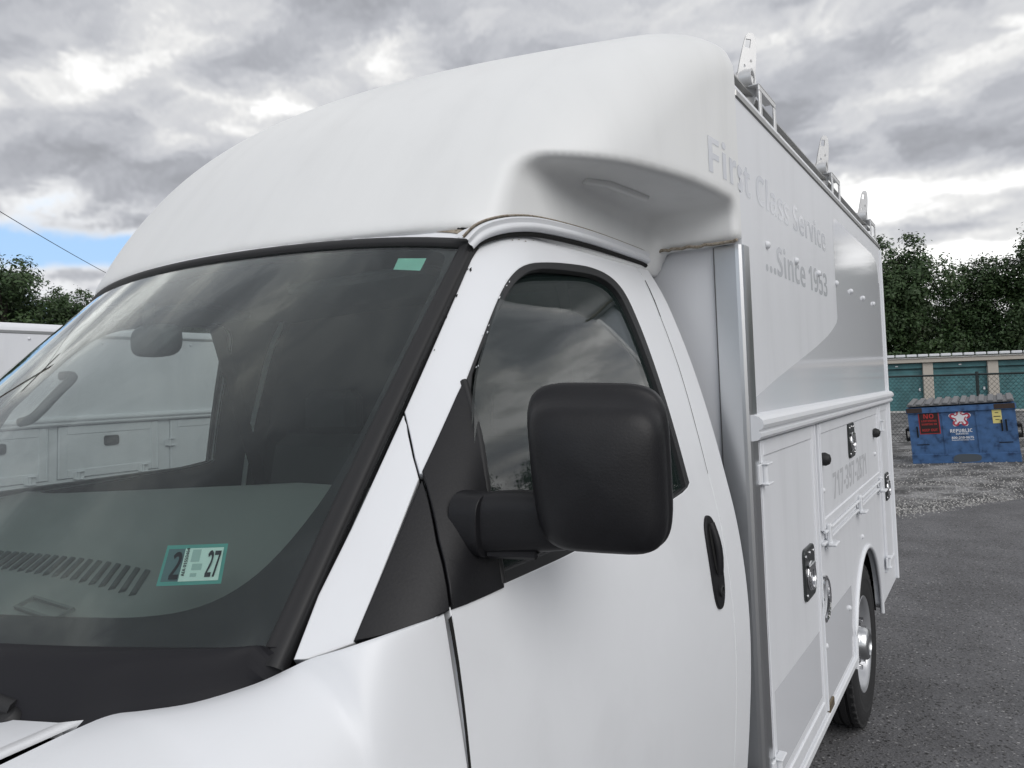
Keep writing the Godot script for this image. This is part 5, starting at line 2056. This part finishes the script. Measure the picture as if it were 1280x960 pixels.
func build_fence() -> void:
	var wire := mat("fence_wire", Color(0.018, 0.03, 0.03), 0.6)
	var A := Vector3(-4.5, 0, -21.4)
	var B := Vector3(9.5, 0, -13.6)
	var dir := (B - A).normalized()
	var L := A.distance_to(B)
	var root := thing("chain_link_fence", "dark chain link fence on thin posts standing behind the bin", "fence", A, -atan2(dir.z, dir.x))
	var mb := MB.new()
	mb.tube(pv3([0, 1.60, 0, L, 1.60, 0]), 0.021, 8)
	part("top_rail", mb, wire, root)
	var proto: MeshInstance3D
	for k in int(L / 2.9) + 1:
		if proto == null:
			mb = MB.new()
			mb.tube(pv3([0, -0.1, 0, 0, 1.66, 0]), 0.032, 8)
			proto = part("post", mb, wire, root, Vector3(0.75, 0, 0))
		else:
			again(proto, root, "post", Vector3(0.75 + 2.9 * k, 0, 0))
	mb = MB.new()
	var top := 1.58
	var bot := 0.04
	var h := top - bot
	var step := 0.105
	for k in int((L + h) / step):
		for way in [1.0, -1.0]:
			var xa: float = -h + k * step if way > 0 else k * step
			var xb: float = xa + h * way
			var a := Vector2(xa, bot)
			var b := Vector2(xb, top)
			if way < 0:
				a = Vector2(xa, bot)
				b = Vector2(xa - h, top)
			# keep inside the fence's length
			var lo := minf(a.x, b.x)
			var hi := maxf(a.x, b.x)
			if hi <= 0.0 or lo >= L:
				continue
			var t0 := 0.0
			var t1 := 1.0
			var dx := b.x - a.x
			if dx > 0:
				t0 = maxf(t0, -a.x / dx)
				t1 = minf(t1, (L - a.x) / dx)
			else:
				t0 = maxf(t0, (L - a.x) / dx)
				t1 = minf(t1, -a.x / dx)
			var p := a.lerp(b, t0)
			var q := a.lerp(b, t1)
			mb.tube(PackedVector3Array([Vector3(p.x, p.y, 0.004 * way), Vector3(q.x, q.y, 0.004 * way)]), 0.0034, 3)
	part("wire_mesh", mb, wire, root).set_meta("kind", "stuff")


func tree_proto(sd: int, h: float, r: float, clumps: int, leaves: int, bark: Material, leaf: Material) -> Array:
	var rng := RandomNumberGenerator.new()
	rng.seed = sd
	var tm := MB.new()
	var cm := MB.new()
	var base := h * 0.16
	tm.tube(curve3(pv3([0, -0.2, 0, 0.1, base, 0.05, -0.1, h * 0.45, 0.1, 0.15, h * 0.8, 0]), 4), h * 0.026, 8, h * 0.006)
	var lobes := []
	for k in 11:
		var y := lerpf(base + h * 0.12, h * 0.93, pow(rng.randf(), 0.85))
		var wide := r * (0.42 + 0.62 * sin(PI * clampf((y / h - 0.10) / 0.92, 0, 1)))
		var an := rng.randf() * TAU
		var rr := wide * sqrt(rng.randf()) * 0.75
		lobes.append([Vector3(cos(an) * rr, y, sin(an) * rr), r * rng.randf_range(0.30, 0.50)])
	lobes.append([Vector3(0, h * 0.55, 0), r * 0.6])
	for k in 5:
		lobes.append([Vector3(cos(k * 1.26) * r * 0.55, h * rng.randf_range(0.24, 0.36), sin(k * 1.26) * r * 0.55), r * 0.42])
	lobes.append([Vector3(0.2, h * 0.86, 0), r * 0.34])
	for l in lobes:
		var c: Vector3 = l[0]
		tm.tube(curve3(PackedVector3Array([Vector3(0, lerpf(base, c.y, 0.45), 0), Vector3(c.x * 0.5, lerpf(base, c.y, 0.8), c.z * 0.5), c]), 3), h * 0.009, 5, h * 0.002)
	for k in clumps:
		var l: Array = lobes[rng.randi() % lobes.size()]
		var d := Vector3(rng.randfn(), rng.randfn() * 0.85, rng.randfn()).normalized()
		var c: Vector3 = l[0] + d * float(l[1]) * pow(rng.randf(), 0.30)
		if c.y < base * 0.7:
			c.y = base * 0.7 + rng.randf() * 0.5
		var cr := rng.randf_range(0.28, 0.60) * r / 3.0
		var tone := rng.randf_range(0.6, 1.5)
		var tint := Color(tone * rng.randf_range(0.9, 1.15), tone, tone * rng.randf_range(0.75, 1.1))
		for q in leaves:
			var p := c + Vector3(rng.randfn(), rng.randfn() * 0.7, rng.randfn()) * cr * 0.62
			var up := (Vector3(rng.randfn(), rng.randfn() + 0.7, rng.randfn()) * 0.55 + (p - c).normalized() + (p - Vector3(0, h * 0.5, 0)).normalized() * 0.6).normalized()
			var a := up.cross(Vector3(rng.randfn(), rng.randfn(), rng.randfn())).normalized()
			var b := up.cross(a)
			var s := rng.randf_range(0.055, 0.11)
			var droop := -up * s * 0.35
			var f := cm.v.size()
			cm.vert(p - a * s * 1.35, up)
			cm.vert(p + b * s * 0.62, up)
			cm.vert(p + a * s * 1.35 + droop, up)
			cm.vert(p - b * s * 0.62, up)
			for z in 4:
				cm.col.append(tint)
			cm.tri(f, f + 1, f + 2)
			cm.tri(f, f + 2, f + 3)
	return [tm.done(bark), cm.done(leaf)]

func build_trees() -> void:
	var bark := mat("bark", Color(0.05, 0.042, 0.035), 0.9)
	var leaf := mat("leaf", Color(0.040, 0.078, 0.024), 0.6)
	leaf.vertex_color_use_as_albedo = true
	leaf.backlight_enabled = true
	leaf.backlight = Color(0.16, 0.20, 0.07)
	leaf.cull_mode = BaseMaterial3D.CULL_DISABLED
	var protos := []
	for k in 4:
		protos.append(tree_proto(100 + k * 13, 10.0, [3.9, 3.4, 4.2, 3.6][k], 540, 58, bark, leaf))
	var list := [
		# x, z, height, prototype, label, group
		[-5.2, -47.0, 9.4, 0, "tree with rounded top partly hidden by the truck's rear edge", ""],
		[-2.0, -47.5, 9.3, 1, "tall dark tree rising just right of the truck's rear edge", ""],
		[1.2, -49.0, 7.9, 2, "shorter tree behind the building, under the blue gap in the sky", ""],
		[3.9, -48.0, 9.2, 3, "broad dark tree with a ragged top above the middle of the building", ""],
		[7.0, -50.0, 8.8, 0, "dark tree cut by the right edge of the photo, behind the building", ""],
		[9.6, -47.0, 10.6, 1, "", "trees in the row behind the storage building"],
		[-3.6, -55.0, 7.4, 3, "", "trees of the second row behind the storage building"],
		[0.0, -56.0, 7.0, 0, "", "trees of the second row behind the storage building"],
		[3.2, -55.5, 7.4, 1, "", "trees of the second row behind the storage building"],
		[6.2, -56.5, 7.6, 2, "", "trees of the second row behind the storage building"],
		[-7.0, -55.0, 7.6, 2, "", "trees of the second row behind the storage building"],
		[14.2, -46.0, 9.6, 2, "", "trees in the row behind the storage building"],
		[18.8, -44.0, 10.4, 3, "", "trees in the row behind the storage building"],
		[23.5, -40.0, 9.8, 0, "", "trees in the row behind the storage building"],
		[28.0, -34.0, 10.6, 1, "", "trees along the right side of the lot"],
		[31.0, -28.0, 9.6, 2, "", "trees along the right side of the lot"],
		[33.5, -22.0, 10.2, 3, "", "trees along the right side of the lot"],
		[35.0, -15.0, 9.8, 0, "", "trees along the right side of the lot"],
		[36.0, -8.0, 10.5, 1, "", "trees along the right side of the lot"],
		[36.0, 0.0, 9.6, 2, "", "trees along the right side of the lot"],
		[36.0, 8.0, 10.2, 3, "", "trees along the right side of the lot"],
		[-39.5, -11.5, 8.8, 2, "bushy tree at the left edge of the photo, beyond the white truck", ""],
		[-36.5, -14.0, 8.6, 0, "tree with the highest leafy tip left of the roof cap", ""],
		[-34.5, -16.5, 6.6, 1, "low rounded tree nearest the windscreen's far edge", ""],
		[-44.0, -16.0, 7.6, 3, "tree seen between the two taller ones at the photo's left edge", ""],
		[-33.0, -21.0, 6.5, 2, "", "trees hidden behind the near truck"],
		[-32.0, -27.0, 7.5, 3, "", "trees hidden behind the near truck"],
		[-27.0, -34.0, 9.0, 0, "", "trees hidden behind the near truck"],
	]
	for t in list:
		var label: String = t[4]
		if label == "":
			label = "leafy tree, one of the " + t[5]
		var o := thing("tree", label, "tree", Vector3(t[0], 0, t[1]), t[0] * 1.7, t[5])
		o.scale = Vector3.ONE * t[2] / 10.0
		var a := MeshInstance3D.new()
		a.mesh = protos[t[3]][0]
		hang("trunk", a, o)
		var b := MeshInstance3D.new()
		b.mesh = protos[t[3]][1]
		hang("crown", b, o)


func build_wire() -> void:
	var m := mat("cable", Color(0.02, 0.02, 0.02), 0.7)
	var wood := mat("pole_wood", Color(0.09, 0.07, 0.055), 0.9)
	var A := Vector3(-22.9, 10.5, -2.8)
	var B := Vector3(-61.0, 10.5, -34.95)
	for p in [A, B]:
		var pole := thing("utility_pole", "wooden utility pole carrying the overhead cable, beyond the photo's left edge" if p == A else "wooden utility pole carrying the overhead cable, hidden behind the near truck", "pole", Vector3(p.x, 0, p.z))
		var mb := MB.new()
		mb.tube(pv3([0, -0.3, 0, 0, 11.2, 0]), 0.16, 12, 0.11)
		part("pole_shaft", mb, wood, pole)
		mb = MB.new()
		mb.box(Vector3(0, 10.6, 0), Vector3(0.12, 0.14, 2.0), 0.01)
		part("cross_arm", mb, wood, pole)
	var mb := MB.new()
	var path := PackedVector3Array()
	for k in 25:
		var s := k / 24.0
		path.append(A.lerp(B, s) + Vector3(0, -0.45 * 4.0 * s * (1.0 - s) + 0.3, 0))
	mb.tube(path, 0.018, 6)
	var o := MeshInstance3D.new()
	o.mesh = mb.done(m)
	add_child(o)
	o.name = "overhead_cable"
	tag(o, "thin dark overhead cable crossing the sky left of the roof cap", "cable")


func _ready() -> void:
	# --- camera: eye level beside the front wheel, looking back along the truck
	var cam := Camera3D.new()
	cam.name = "camera"
	add_child(cam)
	cam.projection = Camera3D.PROJECTION_FRUSTUM
	cam.near = 0.05
	cam.far = 4000.0
	cam.size = 0.05 * 960.0 / 887.0
	cam.frustum_offset = Vector2(0, -0.05 * 35.85 / 887.0)
	cam.transform = Transform3D(Basis(Vector3.UP, deg_to_rad(34.183)) * Basis(Vector3.RIGHT, deg_to_rad(2.562)) * Basis(Vector3(0, 0, 1), deg_to_rad(-1.861)), Vector3(1.55, 1.65, 0.0))
	cam.current = true
	# --- sky, exposure, sun
	var env := Environment.new()
	env.background_mode = Environment.BG_SKY
	var sky := Sky.new()
	var pano := PanoramaSkyMaterial.new()
	pano.panorama = ImageTexture.create_from_image(make_sky())
	sky.sky_material = pano
	env.sky = sky
	env.tonemap_mode = Environment.TONE_MAPPER_LINEAR
	env.tonemap_exposure = 1.22
	env.sdfgi_enabled = true
	env.ssao_enabled = true
	env.ssil_enabled = true
	var we := WorldEnvironment.new()
	we.name = "environment"
	we.environment = env
	add_child(we)
	var sun := DirectionalLight3D.new()
	sun.name = "sun"
	add_child(sun)
	sun.light_energy = 0.40
	sun.light_color = Color(1.0, 0.99, 0.98)
	sun.light_angular_distance = 45.0
	sun.shadow_enabled = true
	sun.look_at_from_position(Vector3(7.6, 6.0, 4.0), Vector3.ZERO)
	# --- the place, then the things in it
	make_materials()
	build_ground()
	build_bin()
	build_storage()
	build_fence()
	build_trees()
	build_wire()
	var truck := build_truck()
	build_neighbour(truck)
